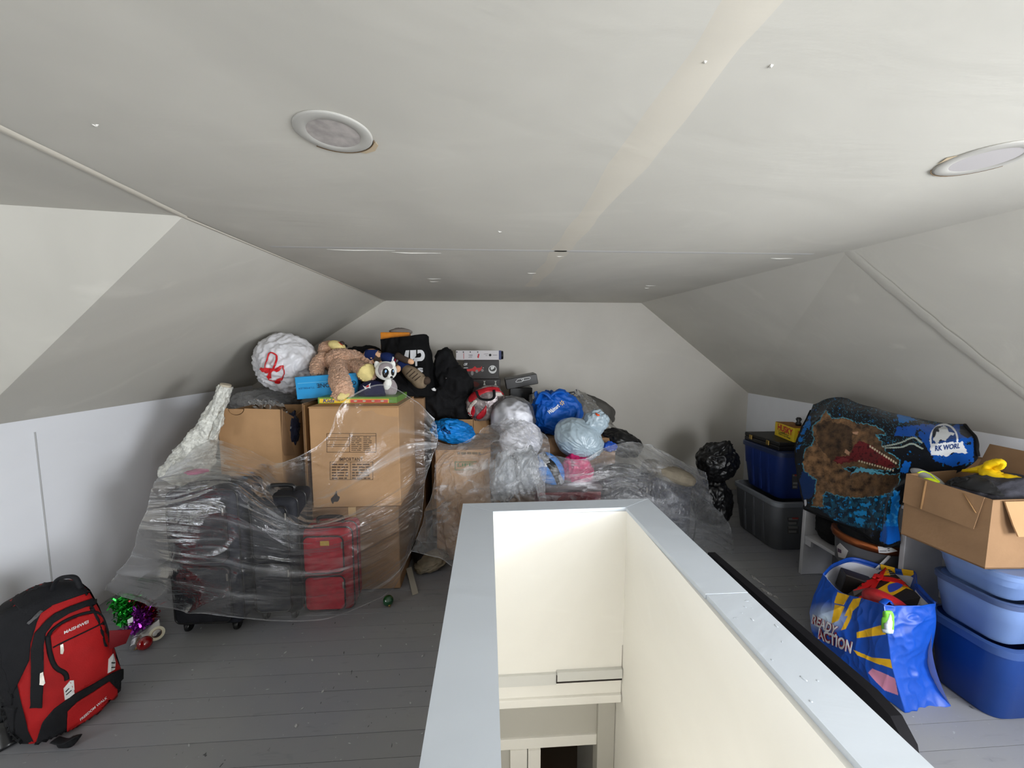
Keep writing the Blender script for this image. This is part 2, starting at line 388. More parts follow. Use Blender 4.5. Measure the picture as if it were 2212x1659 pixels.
def inpoly(px, py, poly):
    a = np.array(poly, float); b = np.roll(a, -1, 0); r = np.zeros(px.shape, bool)
    for (x0, y0), (x1, y1) in zip(a, b):
        if y0 == y1: continue
        r ^= ((y0 > py) != (y1 > py)) & (px < (x1-x0)*(py-y0)/(y1-y0)+x0)
    return r
# ================================================================ the room
ZC = 1.97
def wallmat(name, rgb, smear=.5, crack=None):
    """painted plaster: trowel smears, patches, fine scratches"""
    if name in MATS: return MATS[name]
    m = M(name, rgb, .75, .25); n, l = m.node_tree.nodes, m.node_tree.links; b = n['Principled BSDF']
    tc = n.new('ShaderNodeTexCoord'); geo = n.new('ShaderNodeNewGeometry')
    def nz(sc, st, det=5, dist=.5):
        mp = n.new('ShaderNodeMapping'); mp.inputs['Scale'].default_value = st; l.new(geo.outputs['Position'], mp.inputs[0])
        t = n.new('ShaderNodeTexNoise'); t.inputs['Scale'].default_value = sc; t.inputs['Detail'].default_value = det; t.inputs['Distortion'].default_value = dist
        l.new(mp.outputs[0], t.inputs['Vector']); return t
    a = nz(1.1, (1, .8, 1), 4, .8); s = nz(2.2, (.55, 1.3, 1.3), 7, 2.2); fine = nz(120, (1, 1, 1), 2, 0)
    c = lin(rgb)
    def ramp(src, p0, p1, c0, c1):
        r = n.new('ShaderNodeValToRGB'); r.color_ramp.elements[0].position = p0; r.color_ramp.elements[1].position = p1
        r.color_ramp.elements[0].color = (*c0, 1); r.color_ramp.elements[1].color = (*c1, 1); l.new(src, r.inputs['Fac']); return r
    r1 = ramp(a.outputs['Fac'], .35, .65, tuple(x*(1-.10*smear) for x in c), tuple(min(1, x*(1+.05*smear)) for x in c))
    r2 = ramp(s.outputs['Fac'], .60, .82, (0, 0, 0), (1, 1, 1))
    mx = n.new('ShaderNodeMixRGB'); mx.blend_type = 'MIX'; l.new(r1.outputs['Color'], mx.inputs[1]); mx.inputs[2].default_value = (*(min(1, x*1.12) for x in c), 1)
    mu = n.new('ShaderNodeMath'); mu.operation = 'MULTIPLY'; mu.inputs[1].default_value = .6*smear; l.new(r2.outputs['Color'], mu.inputs[0]); l.new(mu.outputs[0], mx.inputs[0])
    last = mx.outputs[0]
    l.new(last, b.inputs['Base Color'])
    ad = n.new('ShaderNodeMath'); ad.operation = 'MULTIPLY_ADD'; ad.inputs[1].default_value = .03; l.new(fine.outputs['Fac'], ad.inputs[0]); l.new(s.outputs['Fac'], ad.inputs[2])
    bp = n.new('ShaderNodeBump'); bp.inputs['Strength'].default_value = .10*smear+.03; bp.inputs['Distance'].default_value = .02
    l.new(ad.outputs[0], bp.inputs['Height']); l.new(bp.outputs['Normal'], b.inputs['Normal'])
    return m
CEIL = wallmat('ceiling_paint', (202, 199, 190), 1.0)
WALLM = wallmat('wall_paint', (205, 201, 193), .6)
KNEE = wallmat('knee_wall_paint', (236, 238, 243), .5)
CAPM = wallmat('parapet_paint', (206, 213, 221), .8)
CREAM = wallmat('stairwell_paint', (246, 244, 238), .4)
TAPEM = wallmat('joint_compound', (209, 203, 190), .8)
SH = .06                                                  # thickness of wall slabs, built outwards
LC0, LC1 = (-1.0, 3.82), (-1.08, 1.468)                     # left edge of the flat ceiling
RC0, RC1, RC2 = (1.55, 3.82), (1.716, 1.765), (1.863, .45)
YD_ = .45                                                 # the right dormer opens nearer than this
XK, ZK, XR, ZR, YB = -2.29, 1.147, 2.735, 1.045, 3.82
YV, YJ = 1.783, 1.51                                      # where the left valley and the right joint meet the knee walls
def slab(poly, ext): return prism(poly, ext)
struct('ceiling', slab([(*LC0, ZC), (*LC1, ZC), (XL, 1.13, ZC), (XL, YF, ZC), (XRD, YF, ZC), (XRD, YD_, ZC), (*RC2, ZC), (*RC1, ZC), (*RC0, ZC)], (0, 0, SH)), CEIL)
struct('ceiling_left_slope', slab([(*LC0, ZC), (*LC1, ZC), (XK, YV, ZK), (XK, YB, ZK)], (-.03, 0, SH)), CEIL)
struct('ceiling_right_slope', join(slab([(*RC0, ZC), (*RC1, ZC), (XR, YJ, ZR), (XR, YB, ZR)], (.03, 0, SH)), slab([(*RC1, ZC), (*RC2, ZC), (XR, YD_, ZR), (XR, YJ, ZR)], (.03, 0, SH))), CEIL)
struct('wall_back', slab([(XK-.05, YB, -.02), (XR+.05, YB, -.02), (XR+.05, YB, ZR), (RC0[0], YB, ZC+.03), (LC0[0], YB, ZC+.03), (XK-.05, YB, ZK)], (0, SH, 0)), WALLM)
struct('wall_left', slab([(XK, YV, -.02), (XK, YB, -.02), (XK, YB, ZK), (XK, YV, ZK)], (-SH, 0, 0)), KNEE)
struct('wall_right', slab([(XR, YD_, -.02), (XR, YB, -.02), (XR, YB, ZR), (XR, YD_, ZR)], (SH, 0, 0)), KNEE)
struct('wall_dormer_cheek', slab([(RC2[0], YD_, ZC+.03), (XRD+.03, YD_, ZC+.03), (XRD+.03, YD_, -.02), (XR, YD_, -.02), (XR, YD_, ZR)], (0, SH, 0)), CEIL)
struct('wall_dormer', join(slab([(*LC1, ZC), (XL, 1.13, ZC), (XL, 1.60, ZK), (XK-.004, YV, ZK)], (0, SH, .02)), slab([(XK-.004, YV, ZK), (XL, 1.60, ZK), (XL, 1.60, -.02), (XK-.004, YV, -.02)], (0, SH, 0))), CEIL)
def wall_with_hole(axis, at, u0, u1, z0, z1, h, t):
    bx = lambda a, b, c, d: (boxmm((a, at, c), (b, at+t, d)) if axis == 'y' else boxmm((at, a, c), (at+t, b, d)))
    return join(bx(u0, h[0], z0, z1), bx(h[1], u1, z0, z1), bx(h[0], h[1], z0, h[2]), bx(h[0], h[1], h[3], z1))
struct('wall_front', wall_with_hole('y', YF, XL-.1, XRD+.1, -2.6, ZC+.05, (WIN3['x0'], WIN3['x1'], WIN3['z0'], WIN3['z1']), -SH), WALLM)
struct('wall_dormer_end', wall_with_hole('x', XL, YF-.05, 1.66, -.02, ZC+.05, (WIN2['y0'], WIN2['y1'], WIN2['z0'], WIN2['z1']), -SH), WALLM)
struct('wall_dormer_end_right', wall_with_hole('x', XRD, YF-.05, YD_+.05, -.02, ZC+.05, (WIN1['y0'], WIN1['y1'], WIN1['z0'], WIN1['z1']), SH), WALLM)
WFR = M('window_white', (235, 235, 232), .4)
def winframe(name, w, x, s):
    y0, y1, z0, z1 = w['y0'], w['y1'], w['z0'], w['z1']; bx = lambda a, b, c, d, e=-.01, f=.03: boxmm((x+s*e, a, c), (x+s*f, b, d))
    o = struct(name, join(bx(y0-.06, y1+.06, z0-.06, z0), bx(y0-.06, y1+.06, z1, z1+.06), bx(y0-.06, y0, z0, z1), bx(y1, y1+.06, z0, z1)), WFR)
    part('sash_bar', bx(y0, y1, (z0+z1)/2-.02, (z0+z1)/2+.02, -.05, -.03), WFR, o)
w3 = struct('window_3', join(boxmm((.84, YF-.03, .54), (1.96, YF+.01, .60)), boxmm((.84, YF-.03, 1.5), (1.96, YF+.01, 1.56)), boxmm((.84, YF-.03, .60), (.90, YF+.01, 1.5)), boxmm((1.9, YF-.03, .60), (1.96, YF+.01, 1.5))), WFR)
part('sash_bar', boxmm((.9, YF-.05, 1.03), (1.9, YF-.03, 1.07)), WFR, w3)
winframe('window_1', WIN1, XRD, -1); winframe('window_2', WIN2, XL, 1)
# ---- floor of grey painted boards round the stair opening
def boardmat():
    m = M('floor_paint', (112, 113, 118), .55, .35); n, l = m.node_tree.nodes, m.node_tree.links; b = n['Principled BSDF']
    geo = n.new('ShaderNodeNewGeometry')
    def nz(sc, st, det, p0, p1, dist=0):
        mp = n.new('ShaderNodeMapping'); mp.inputs['Scale'].default_value = st; l.new(geo.outputs['Position'], mp.inputs[0])
        t = n.new('ShaderNodeTexNoise'); t.inputs['Scale'].default_value = sc; t.inputs['Detail'].default_value = det; t.inputs['Distortion'].default_value = dist
        l.new(mp.outputs[0], t.inputs['Vector']); r = n.new('ShaderNodeMapRange'); r.inputs[1].default_value = p0; r.inputs[2].default_value = p1; l.new(t.outputs['Fac'], r.inputs[0]); return r.outputs[0]
    def mix(f, a, c2, k):
        mx = n.new('ShaderNodeMixRGB'); mu = n.new('ShaderNodeMath'); mu.operation = 'MULTIPLY'; mu.inputs[1].default_value = k
        l.new(f, mu.inputs[0]); l.new(mu.outputs[0], mx.inputs[0])
        if hasattr(a, 'links'): l.new(a, mx.inputs[1])
        else: mx.inputs[1].default_value = (*a, 1)
        mx.inputs[2].default_value = (*c2, 1); return mx.outputs[0]
    inf = n.new('ShaderNodeObjectInfo')
    c = mix(nz(1.6, (1, 1, 1), 4, .35, .65), lin((142, 142, 142)), lin((132, 133, 140)), 1)
    c = mix(inf.outputs['Random'], c, lin((128, 128, 130)), .5)
    c = mix(nz(14, (.5, 2.5, 1), 6, .62, .76, 1), c, lin((104, 104, 107)), .35)
    c = mix(nz(60, (1, 1, 1), 3, .70, .74, .5), c, lin((170, 171, 174)), .6)
    c = mix(nz(45, (1.4, .6, 1), 3, .715, .74, .4), c, lin((48, 48, 50)), .8)
    l.new(c, b.inputs['Base Color']); return m
FLM = boardmat()
PZ = .62                                                  # top of the stair parapet
def _c(px, py): v = onz(px, py, PZ); return (v.x, v.y)
OL, OR, IL, IR = _c(1000, 1088), _c(1400, 1077), _c(1065, 1105), _c(1352, 1096)      # its far corners, outside and inside
OLn, ORn, ILn, IRn, IRm = _c(905, 1659), _c(2020, 1659), _c(1083, 1659), _c(1862, 1659), _c(1524, 1283)
PX0, PX1, PY1 = min(OL[0], OLn[0]), max(OR[0], ORn[0]), max(OL[1], OR[1])
IX0, IX1, IY1 = IL[0], IR[0], IL[1]

PY0 = .12                                                 # its open near end
fl = struct('floor', join(boxmm((XL, YF, -.27), (PX0+.02, YB, -.026)), boxmm((PX1-.02, YF, -.27), (XRD, YB, -.026)), boxmm((PX0, PY1-.02, -.27), (PX1, YB, -.026)), boxmm((PX0, YF, -.27), (PX1, PY0-.35, -.026))), M('floor_crack', (28, 28, 30), .9))
fl.name = 'floor'
PW = .0987
def planks(x0, x1, ya, yb):
    k0 = math.floor((ya-1.393)/PW)
    y = 1.393 + k0*PW
    while y < yb:
        a, b = max(y+.0011, ya), min(y+PW-.0011, yb)
        if b-a > .02:
            cuts = [x0, x1]
            for u, v in zip(cuts, cuts[1:]):
                part('plank', boxmm((u+.001, a, -.026), (v-.001, b, random.uniform(-.0018, 0))), FLM, fl)
        y += PW
planks(-2.6, PX0+.01, .55, PY1)
planks(PX1-.01, XR, .55, PY1)
planks(XK, XR, PY1+.002, YB)
struct('floor_near_boards', join(boxmm((XL, YF, -.026), (PX0, .55, -.001)), boxmm((PX1, YF, -.026), (XRD, .55, -.001)), boxmm((XL, .55, -.026), (-2.6, 1.82, -.001))), FLM)
# ---- stair parapet with painted caps
st = tag(thing('wall_stair_parapet', None, None, (PX0, PY0, 0)), kind='structure')
part('left_side', boxmm((PX0+.01, PY0, -.02), (IX0-.004, PY1-.01, PZ-.02)), CREAM, st)
part('right_side', boxmm((IX1+.004, PY0, -.02), (PX1-.01, PY1-.01, PZ-.02)), CREAM, st)
part('far_side', boxmm((PX0+.01, IY1+.004, -.20), (PX1-.01, PY1-.01, PZ-.02)), CREAM, st)
def ext(a, b, y):                                          # carry the edge a -> b on to the depth y
    k = (y-a[1])/(b[1]-a[1]); return (a[0]+(b[0]-a[0])*k, y)
def cap(name, pts, dz=0): part(name, slab([(x, y, PZ-.02+dz) for x, y in pts], (0, 0, .02)), CAPM, st)
cap('left_cap', [ext(OL, OLn, PY0), ext(IL, ILn, PY0), IL, OL])
cap('right_cap', [IR, IRm, ext(OR, ORn, IRm[1]), OR])
cap('right_cap', [(IRm[0]+.004, IRm[1]-.002), ext(IRm, IRn, PY0), ext(OR, ORn, PY0), ext(OR, ORn, IRm[1]-.002)], -.001)
cap('far_cap', [OL, IL, IR, OR], .0005)
# painted-over drips and lumps on the caps
V, Fc = [], []
gs = []
for k in range(70):
    s = random.random()
    if s < .5: c = (random.uniform(PX0+.02, IX0-.02), random.uniform(.9, 2.1))
    else: c = (random.uniform(IX1+.02, PX1-.02), random.uniform(.8, 2.1))
    r = random.uniform(.001, .0028); gs.append(blob((c[0], c[1], PZ-.0005), (r*random.uniform(1, 1.6), r*random.uniform(1, 4), r*.14), (0, 0, random.uniform(0, 180)), 2, .2, 2))
pl = part('paint_lumps', join(*gs), CAPM, st, True); pl['kind'] = 'stuff'
# ---- the stairwell below
struct('wall_stair_right', boxmm((IX1+.004, YF, -2.6), (IX1+.1, 3.0, -.02)), CREAM)
struct('wall_stair_left', boxmm((IX0-.1, YF, -2.6), (IX0-.004, 3.0, -.02)), CREAM)
zt = onz
def yz(py, Y): return P(1150, py, Y).z
zl = yz(1462, IY1)
struct('trim_1', boxmm((IX0, IY1-.012, yz(1478, IY1)), (.38, IY1+.03, yz(1455, IY1))), wallmat('trim_grey', (222, 222, 218), .5))
struct('trim_2', boxmm((.383, IY1-.016, yz(1471, IY1)), (IX1-.002, IY1+.03, yz(1451, IY1))), wallmat('trim_grey', (0, 0, 0)))
struct('wall_stair_header', boxmm((IX0, IY1+.004, yz(1524, IY1)), (IX1, IY1+.1, -.20)), CREAM)
struct('trim_gap', join(boxmm((.381, IY1-.0165, yz(1474, IY1)), (IX1-.003, IY1-.012, yz(1470.5, IY1))), boxmm((.379, IY1-.0165, yz(1474, IY1)), (.384, IY1-.010, yz(1457, IY1)))), M('gap_dark', (40, 34, 30), .9))
struct('trim_3', boxmm((IX0, IY1-.014, yz(1524, IY1)), (IX1-.002, IY1+.02, yz(1507, IY1)), .005), CREAM)
YD = IY1+.12
d0 = onz
xa, xb = P(1170, 1620, YD).x, P(1287, 1620, YD).x
zd = yz(1612, YD)
struct('wall_stair_lower', join(boxmm((IX0, YD, zd), (xb, YD+.06, yz(1480, YD))), boxmm((IX0, YD, -2.6), (P(1120, 1640, YD).x, YD+.06, zd)), boxmm((xb, YD-.03, -2.6), (IX1, YD+.06, yz(1480, YD)))), M('lower_wall', (196, 194, 186), .8))
struct('trim_4', boxmm((IX0, YD-.015, zd), (xb, YD+.01, yz(1590, YD)), .004), CREAM)
struct('door_1', join(boxmm((P(1102, 1640, YD).x, YD-.02, -2.6), (P(1138, 1640, YD).x, YD+.02, zd)), boxmm((P(1140, 1640, YD).x, YD-.025, -2.6), (xa-.01, YD+.03, zd))), CREAM)
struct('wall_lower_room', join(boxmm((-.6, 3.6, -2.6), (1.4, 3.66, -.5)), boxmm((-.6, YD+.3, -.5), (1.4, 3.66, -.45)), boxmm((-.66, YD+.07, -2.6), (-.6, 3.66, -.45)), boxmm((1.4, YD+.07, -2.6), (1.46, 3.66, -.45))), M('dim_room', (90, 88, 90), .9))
struct('floor_lower', boxmm((-.7, YF, -2.66), (1.5, 3.7, -2.6)), M('lower_floor', (120, 100, 80), .6))
sg = thing('staircase', 'steep painted stair going down inside the grey parapet', 'stairs', (.4, .1, -2.6)); 
for k in range(9):
    part('tread', boxmm((IX0+.002, -.23+k*.2-.02, -.27*k-.29), (IX1-.002, .0+k*.2, -.27*k-.26), .004, 1), M('tread_paint', (128, 126, 124), .5), sg)
    part('riser', boxmm((IX0+.002, -.02+k*.2-.005, -.27*k-.53), (IX1-.002, .0+k*.2-.012, -.27*k-.291)), CREAM, sg)
# ---- added lamp, out of view, put in to brighten the stairwell walls
lp = thing('added_stair_lamp', 'added round white lamp, out of view, brightening the stairwell walls', 'lamp', (IX0, .50, -.66))
part('back_plate', tf(lathe([(0, 0), (.06, 0), (.06, .012), (.02, .02), (.02, .05), (0, .05)], (0, 0, 0), rotm(0, 90, 0), 28, False), None, (IX0+.001, .50, -.66)), WFR, lp, 40)
GLB = M('added_lamp_globe', (255, 250, 240), .4); _p = GLB.node_tree.nodes['Principled BSDF']; _p.inputs['Emission Color'].default_value = (1.0, .97, .92, 1); _p.inputs['Emission Strength'].default_value = 3.0
part('globe', blob((IX0+.10, .50, -.66), (.055, .055, .055), (0, 0, 0), 3, 0), GLB, lp, True)
_l = bpy.data.lights.new('stair_fill_light', 'POINT'); _l.energy = 3.0; _l.color = (1.0, .975, .93); _l.shadow_soft_size = .05
_o = bpy.data.objects.new('stair_fill_light', _l); COL.objects.link(_o); _o.location = (IX0+.19, .50, -.60)
# ---- taped joints of the plasterboard
a0, a1 = onz(-30, 266, ZC), onz(400, 468, ZC)
def strip(pts, w, t=.003, mat=TAPEM, name='trim_5', nz=(0, 0, -1), wob=.15):
    p = crom([tuple(q) for q in pts], 40); T = np.gradient(p, axis=0); T /= np.linalg.norm(T, axis=1)[:, None]
    sd = np.cross(T, np.array(nz, float)); sd /= np.linalg.norm(sd, axis=1)[:, None]
    ww = w*(1+wob*n3(np.stack([np.arange(40)*.35, np.zeros(40), np.full(40, w*77)], -1)))[:, None]
    nn = np.array(nz, float)
    prof = [(-.5, -.3), (-.25, .8), (.25, .8), (.5, -.3)]
    G = np.array([p + sd*ww*a + nn*t*b for a, b in prof]).transpose(1, 0, 2)
    return struct(name, (G.reshape(-1, 3), gridf(40, 4)), mat, True)
strip([(LC1[0]-.0, LC1[1], ZC), (-1.038, .9, ZC), (-1.0, .2, ZC)], .03, .006, name='trim_5')
strip([(LC0[0], YB, ZC-.003), (LC1[0], LC1[1], ZC-.003)], .014, .003, name='trim_6')
strip([(.355, .2, ZC), (.36, 1.0, ZC), (.345, 2.0, ZC), (.32, 2.9, ZC)], .10, .0012, name='trim_7', wob=.35)
strip([(-1.0, 1.87, ZC), (0, 1.86, ZC), (1.6, 1.83, ZC)], .035, .0012, M('ceil_seam', (196, 195, 192), .8), 'trim_8', wob=.5)
n_r = (-.64, 0, -.77)
strip([(RC1[0], RC1[1], ZC), (2.20, 1.645, 1.52), (XR-.02, YJ, ZR+.02)], .05, .0015, CEIL, 'trim_9', n_r, .3)
# little plaster scars left on the ceiling round filled openings
def scars(spots, name, mat):
    gs = []
    for px, py, L, ang in spots:
        c = onz(px, py, ZC); d = np.array((math.cos(math.radians(ang)), math.sin(math.radians(ang)), 0))
        gs.append(tube([np.array(c)-d*L, np.array(c)-d*L*.3+np.array((0, .004, -.001)), np.array(c)+d*L*.4, np.array(c)+d*L], [.0008, .0022, .0018, .0006], 5, 9))
    o = struct(name, join(*gs), mat, True); return o
WPL = M('white_plaster', (232, 230, 224), .8)
scars([(938, 602, .045, 0), (938, 608, .03, 4), (1406, 617, .04, 2), (1398, 622, .02, 5), (1210, 553, .02, 0), (1150, 590, .03, 3), (206, 269, .006, 10), (1525, 130, .003, 30), (1668, 140, .003, 30), (780, 540, .16, 0), (900, 546, .12, 1), (1690, 558, .06, -2), (1080, 500, .01, 40)], 'trim_10', WPL)
# ---- knee wall joint on the left and its ledge line
strip([(XK+.002, onx(82, 1000, XK).y, 1.08), (XK+.002, onx(82, 1000, XK).y, .5), (XK+.002, onx(82, 1000, XK).y, .02)], .006, .004, M('seam_grey', (176, 176, 176), .8), 'trim_11', (1, 0, 0), .1)
# ================================================================ materials of the things
CARD = M('cardboard', (176, 139, 101), .85, .15, .10, 6, .05, 90)
CARD2 = M('cardboard_worn', (146, 115, 86), .88, .12, .16, 5, .08, 60)
CARDE = M('cardboard_edge', (160, 124, 86), .9, .1)
INK = M('box_ink', (82, 62, 46), .9, .1)
KTAPE = M('parcel_tape', (196, 166, 124), .3, .5)
BLKF = M('black_cloth', (20, 20, 22), .85, .2, .3, 10, .2, 80)
BLKP = M('black_plastic', (14, 14, 16), .35, .5)
BLKBAG = M('black_bin_bag', (12, 12, 14), .38, .45, 0, 8, .12, 18)
DKNYL = M('dark_nylon', (30, 31, 37), .7, .3, .25, 30, .15, 220)
WHITEP = M('white_print', (232, 232, 232), .6, .3)
METAL = M('zip_metal', (150, 146, 138), .35, .5, metal=.9)
SHEETM = MSHEET('clear_sheet', .02, .72, .5, (1.6, 15), 1.0, .14, .085, (242, 245, 250), .55, .72)
SHEETC = MSHEET('clear_sheet_crumpled', .11, .8, .5, (5, 8), .9, .7, .10, (232, 234, 238), .48, .72)
BAGCL = MPLASTIC('clear_bag', .16, (225, 228, 232), .14, .5, 30, 1.1)
def carton(name, label, x0, x1, y0, y1, Y, depth, mat=CARD, zb=None, rz=0, seam=True, group=None, top=None):
    """closed shipping carton; front face given by its pixels at depth Y (bottom at height zb when given)"""
    a, b = P(x0, y1, Y), P(x1, y0, Y); z0 = a.z if zb is None else zb; z1 = b.z if top is None else top; w = b.x-a.x
    R = rotm(0, 0, rz); t = thing(name, label, 'box', ((a.x+b.x)/2, Y+depth/2, z0), group); c = np.array(((a.x+b.x)/2, Y, 0)) + R @ np.array((0, depth/2, 0))
    L = lambda q: tuple(c + R @ np.array(q))
    part('body', box(L((0, 0, (z0+z1)/2)), (w, depth, z1-z0-.008), R, .004, 1), mat, t)
    for s in (-1, 1): part('flap', box(L((0, s*depth/4, z1-.002)), (w-.004, depth/2-.003, .005), R, .001, 1), mat, t)
    if seam: part('tape', box(L((0, -depth/2-.0005, z1-.03)), (.045, .002, .06), R), KTAPE, t)
    if seam: part('tape', box(L((0, 0, z1+.0012)), (.045, depth+.002, .0015), R), KTAPE, t)
    return t
def lines(rows, tree, mat, parent, name='print', off=.002):
    """rows of small print as little blocks: (x0, y0, x1, y1, height)"""
    gs = []
    for x0, y0, x1, y1, h in rows:
        gs.append(decal([(x0, y0-h/2), (x1, y1-h/2), (x1, y1+h/2), (x0, y0+h/2)], tree, 30, off, off*.5))
    return part(name, join(*gs), mat, parent)
def words_row(x0, x1, y, h, dy=0.0):
    out, x = [], x0
    while x < x1-4:
        w = random.uniform(5, 16); e = min(x+w, x1); out.append((x, y+dy*(x-x0), e, y+dy*(e-x0), h)); x = e+random.uniform(1.5, 3)
    return out
def treeof(o_parent):
    """surface of everything already built under that thing"""
    gs = []
    def rec(o):
        if o.type == 'MESH':
            org = np.array(ORG[o.name]); V = np.array([v.co[:] for v in o.data.vertices]) + org; gs.append((V, [list(p.vertices) for p in o.data.polygons]))
        for c in o.children: rec(c)
    rec(o_parent); return bvh(*gs)
def ribbon(pts, w, t, up=(0, 0, 1), n=24):
    return tube(pts, [(w/2, t/2)]*len(pts), 6, n, True, up)
# ================================================================ left: suitcases and cartons under the plastic
def rrect(x0, x1, y0, y1, r, k=5):
    out = []
    for cx, cy, a0 in ((x1-r, y0+r, -90), (x1-r, y1-r, 0), (x0+r, y1-r, 90), (x0+r, y0+r, 180)):
        for i in range(k+1):
            a = math.radians(a0+90*i/k); out.append((cx+r*math.cos(a), cy+r*math.sin(a)))
    return out
def suitcase(label, x0, x1, z0, z1, Y, depth, mat, pock, trimm, handle=True, wheels=True, badge=None, bev=.035):
    t = thing('suitcase', label, 'suitcase', ((x0+x1)/2, Y+depth/2, 0)); w, h = x1-x0, z1-z0; c = ((x0+x1)/2, Y+depth/2, (z0+z1)/2)
    part('body', box(c, (w, depth, h), None, bev, 4), mat, t, True)
    def lp(yy, ins, r): return [(px, yy, pz) for px, pz in rrect(x0+ins, x1-ins, z0+ins, z1-ins, r)]
    for yy in (Y+.03, Y+depth*.55):
        part('piping', tube(lp(yy, .001, bev), .006, 6, 0, False, (0, 1, 0), closed=True), trimm, t, True)
    # two front pockets with their zips
    for k, (a, b) in enumerate(((.5, .94), (.05, .46))):
        poly = rrect(x0+.035, x1-.035, z0+h*a, z0+h*b, .03); pr = prism([(x, Y-.018, z) for x, z in poly], (0, .03, 0))
        p = part('front_pocket', pr, pock, t, 30)
        part('zip', tube([(x, Y-.019, z) for x, z in poly], .0045, 6, 0, False, (0, 1, 0), closed=True), trimm, p, True)
        part('zip_pull', box((x1-.04, Y-.026, z0+h*b-.05), (.009, .004, .04), None, .002, 1), METAL, p)
    if badge: part('badge', box(((x0+x1)/2+.01, Y-.021, z0+h*.86), (.05, .006, .028), None, .003, 1), badge, t)
    if handle:
        part('handle', tube([(c[0]-.07, c[1], z1-.004), (c[0]-.065, c[1], z1+.03), (c[0], c[1], z1+.036), (c[0]+.065, c[1], z1+.03), (c[0]+.07, c[1], z1-.004)], (.009, .011, .012, .011, .009), 8, 20), trimm, t, True)
    if wheels:
        for sx in (x0+.05, x1-.05):
            for sy in (Y+.045, Y+depth-.045):
                wl = part('wheel', tf(lathe([(.0, -.011), (.022, -.011), (.026, -.006), (.026, .006), (.022, .011), (0, .011)], (0, 0, 0), rotm(0, 90, 0), 18, False), None, (sx, sy, .026)), BLKP, t, 40)
                part('fork', boxmm((sx-.019, sy-.012, .026), (sx-.013, sy+.012, z0+.01)), BLKP, wl); part('fork', boxmm((sx+.013, sy-.012, .026), (sx+.019, sy+.012, z0+.01)), BLKP, wl)
    return t
def X(px, Y): return P(px, 900, Y).x
def Z(px, py, Y): return P(px, py, Y).z
RED = M('red_suitcase_cloth', (150, 22, 38), .75, .3, .2, 40, .2, 260)
TRIMD = M('suitcase_trim', (26, 18, 22), .6, .3)
suitcase('large dark navy suitcase on wheels under the clear plastic at left', X(333, 1.96), X(492, 1.96), .05, .775, 1.96, .28, M('navy_nylon', (36, 38, 48), .7, .3, .25, 30, .15, 220), DKNYL, BLKP)
suitcase('low charcoal suitcase between the large navy one and the red one', X(492, 1.96)+.012, X(627, 2.03), .05, Z(560, 1078, 2.03), 2.03, .22, DKNYL, M('charcoal_nylon', (42, 43, 48), .7, .3, .2, 30, .15, 200), BLKP)
suitcase('red soft suitcase with dark zips under the clear plastic', X(629, 2.10), X(747, 2.10), .006, Z(690, 1145, 2.10), 2.10, .185, RED, M('red_pocket_cloth', (160, 24, 42), .75, .3, .2, 40, .2, 260), TRIMD, badge=M('badge_yellow', (170, 140, 60), .4, .5), wheels=False)
# folded pink cloth on the navy suitcase
solo('pink_scarf', blob(P(425, 1019, 2.2) , (.05, .04, .012), (0, 0, 20), 3, .2, 3, .15, 4), M('pink_cloth', (214, 60, 140), .9, .1), 'small pink cloth lying on top of the navy suitcase', 'cloth', True)
# cartons at the left
t = thing('cardboard_box', 'open brown carton with a hand hole, left of the tall carton', 'box', (X(540, 2.45), 2.6, .5))
xa, xb, zt_, zb_ = X(470, 2.45), X(605, 2.45), Z(540, 881, 2.45), .50
def holed(x0, x1, z0, z1, y, th):
    c, r = x0+(x1-x0)*.30, .05*1.0
    poly = [(x0, z0), (x1, z0), (x1, z1-.012), (c+r, z1-.004)] + [(c+r*math.cos(a), z1-.004-.85*r*math.sin(a)) for a in np.linspace(0, math.pi, 12)[1:-1]] + [(c-r, z1-.002), (x0, z1)]
    return poly, y, th
po, y_, th_ = holed(xa, xb, zb_, zt_, 2.45, .006)
part('front_panel', prism([(x, 2.45, z) for x, z in po], (0, .006, 0)), CARD, t)
r_ = .043; cxh = xa+(xb-xa)*.30
part('hand_flap', prism([(cxh-r_, 2.449, zt_-.006)]+[(cxh+r_*math.cos(a), 2.449, zt_-.008-.8*r_*math.sin(a)) for a in np.linspace(math.pi, 0, 12)], (0, .004, 0)), CARD, t)
part('back_panel', boxmm((xa, 2.80, zb_), (xb, 2.806, zt_-.03)), CARD, t)
part('side_panel', boxmm((xa, 2.456, zb_), (xa+.006, 2.80, zt_-.03)), CARD, t)
part('side_panel', prism([(xb-.006, 2.456, zb_), (xb-.006, 2.80, zb_), (xb-.006, 2.80, zt_-.05), (xb-.006, 2.62, zt_-.09), (xb-.006, 2.456, zt_-.012)], (.006, 0, 0)), CARD, t)
part('side_flap', prism([P(608, 884, 2.452), P(620, 930, 2.52), P(636, 984, 2.58), P(608, 984, 2.452)], (.004, .004, 0)), CARD2, t)
part('bottom_panel', boxmm((xa, 2.456, zb_), (xb, 2.80, zb_+.006)), CARD, t)
carton('cardboard_box', 'brown carton standing behind the dark suitcases under the open one', 470, 605, 1000, 1090, 2.45, .36, CARD2, 0.0, 0, True, None, .498)
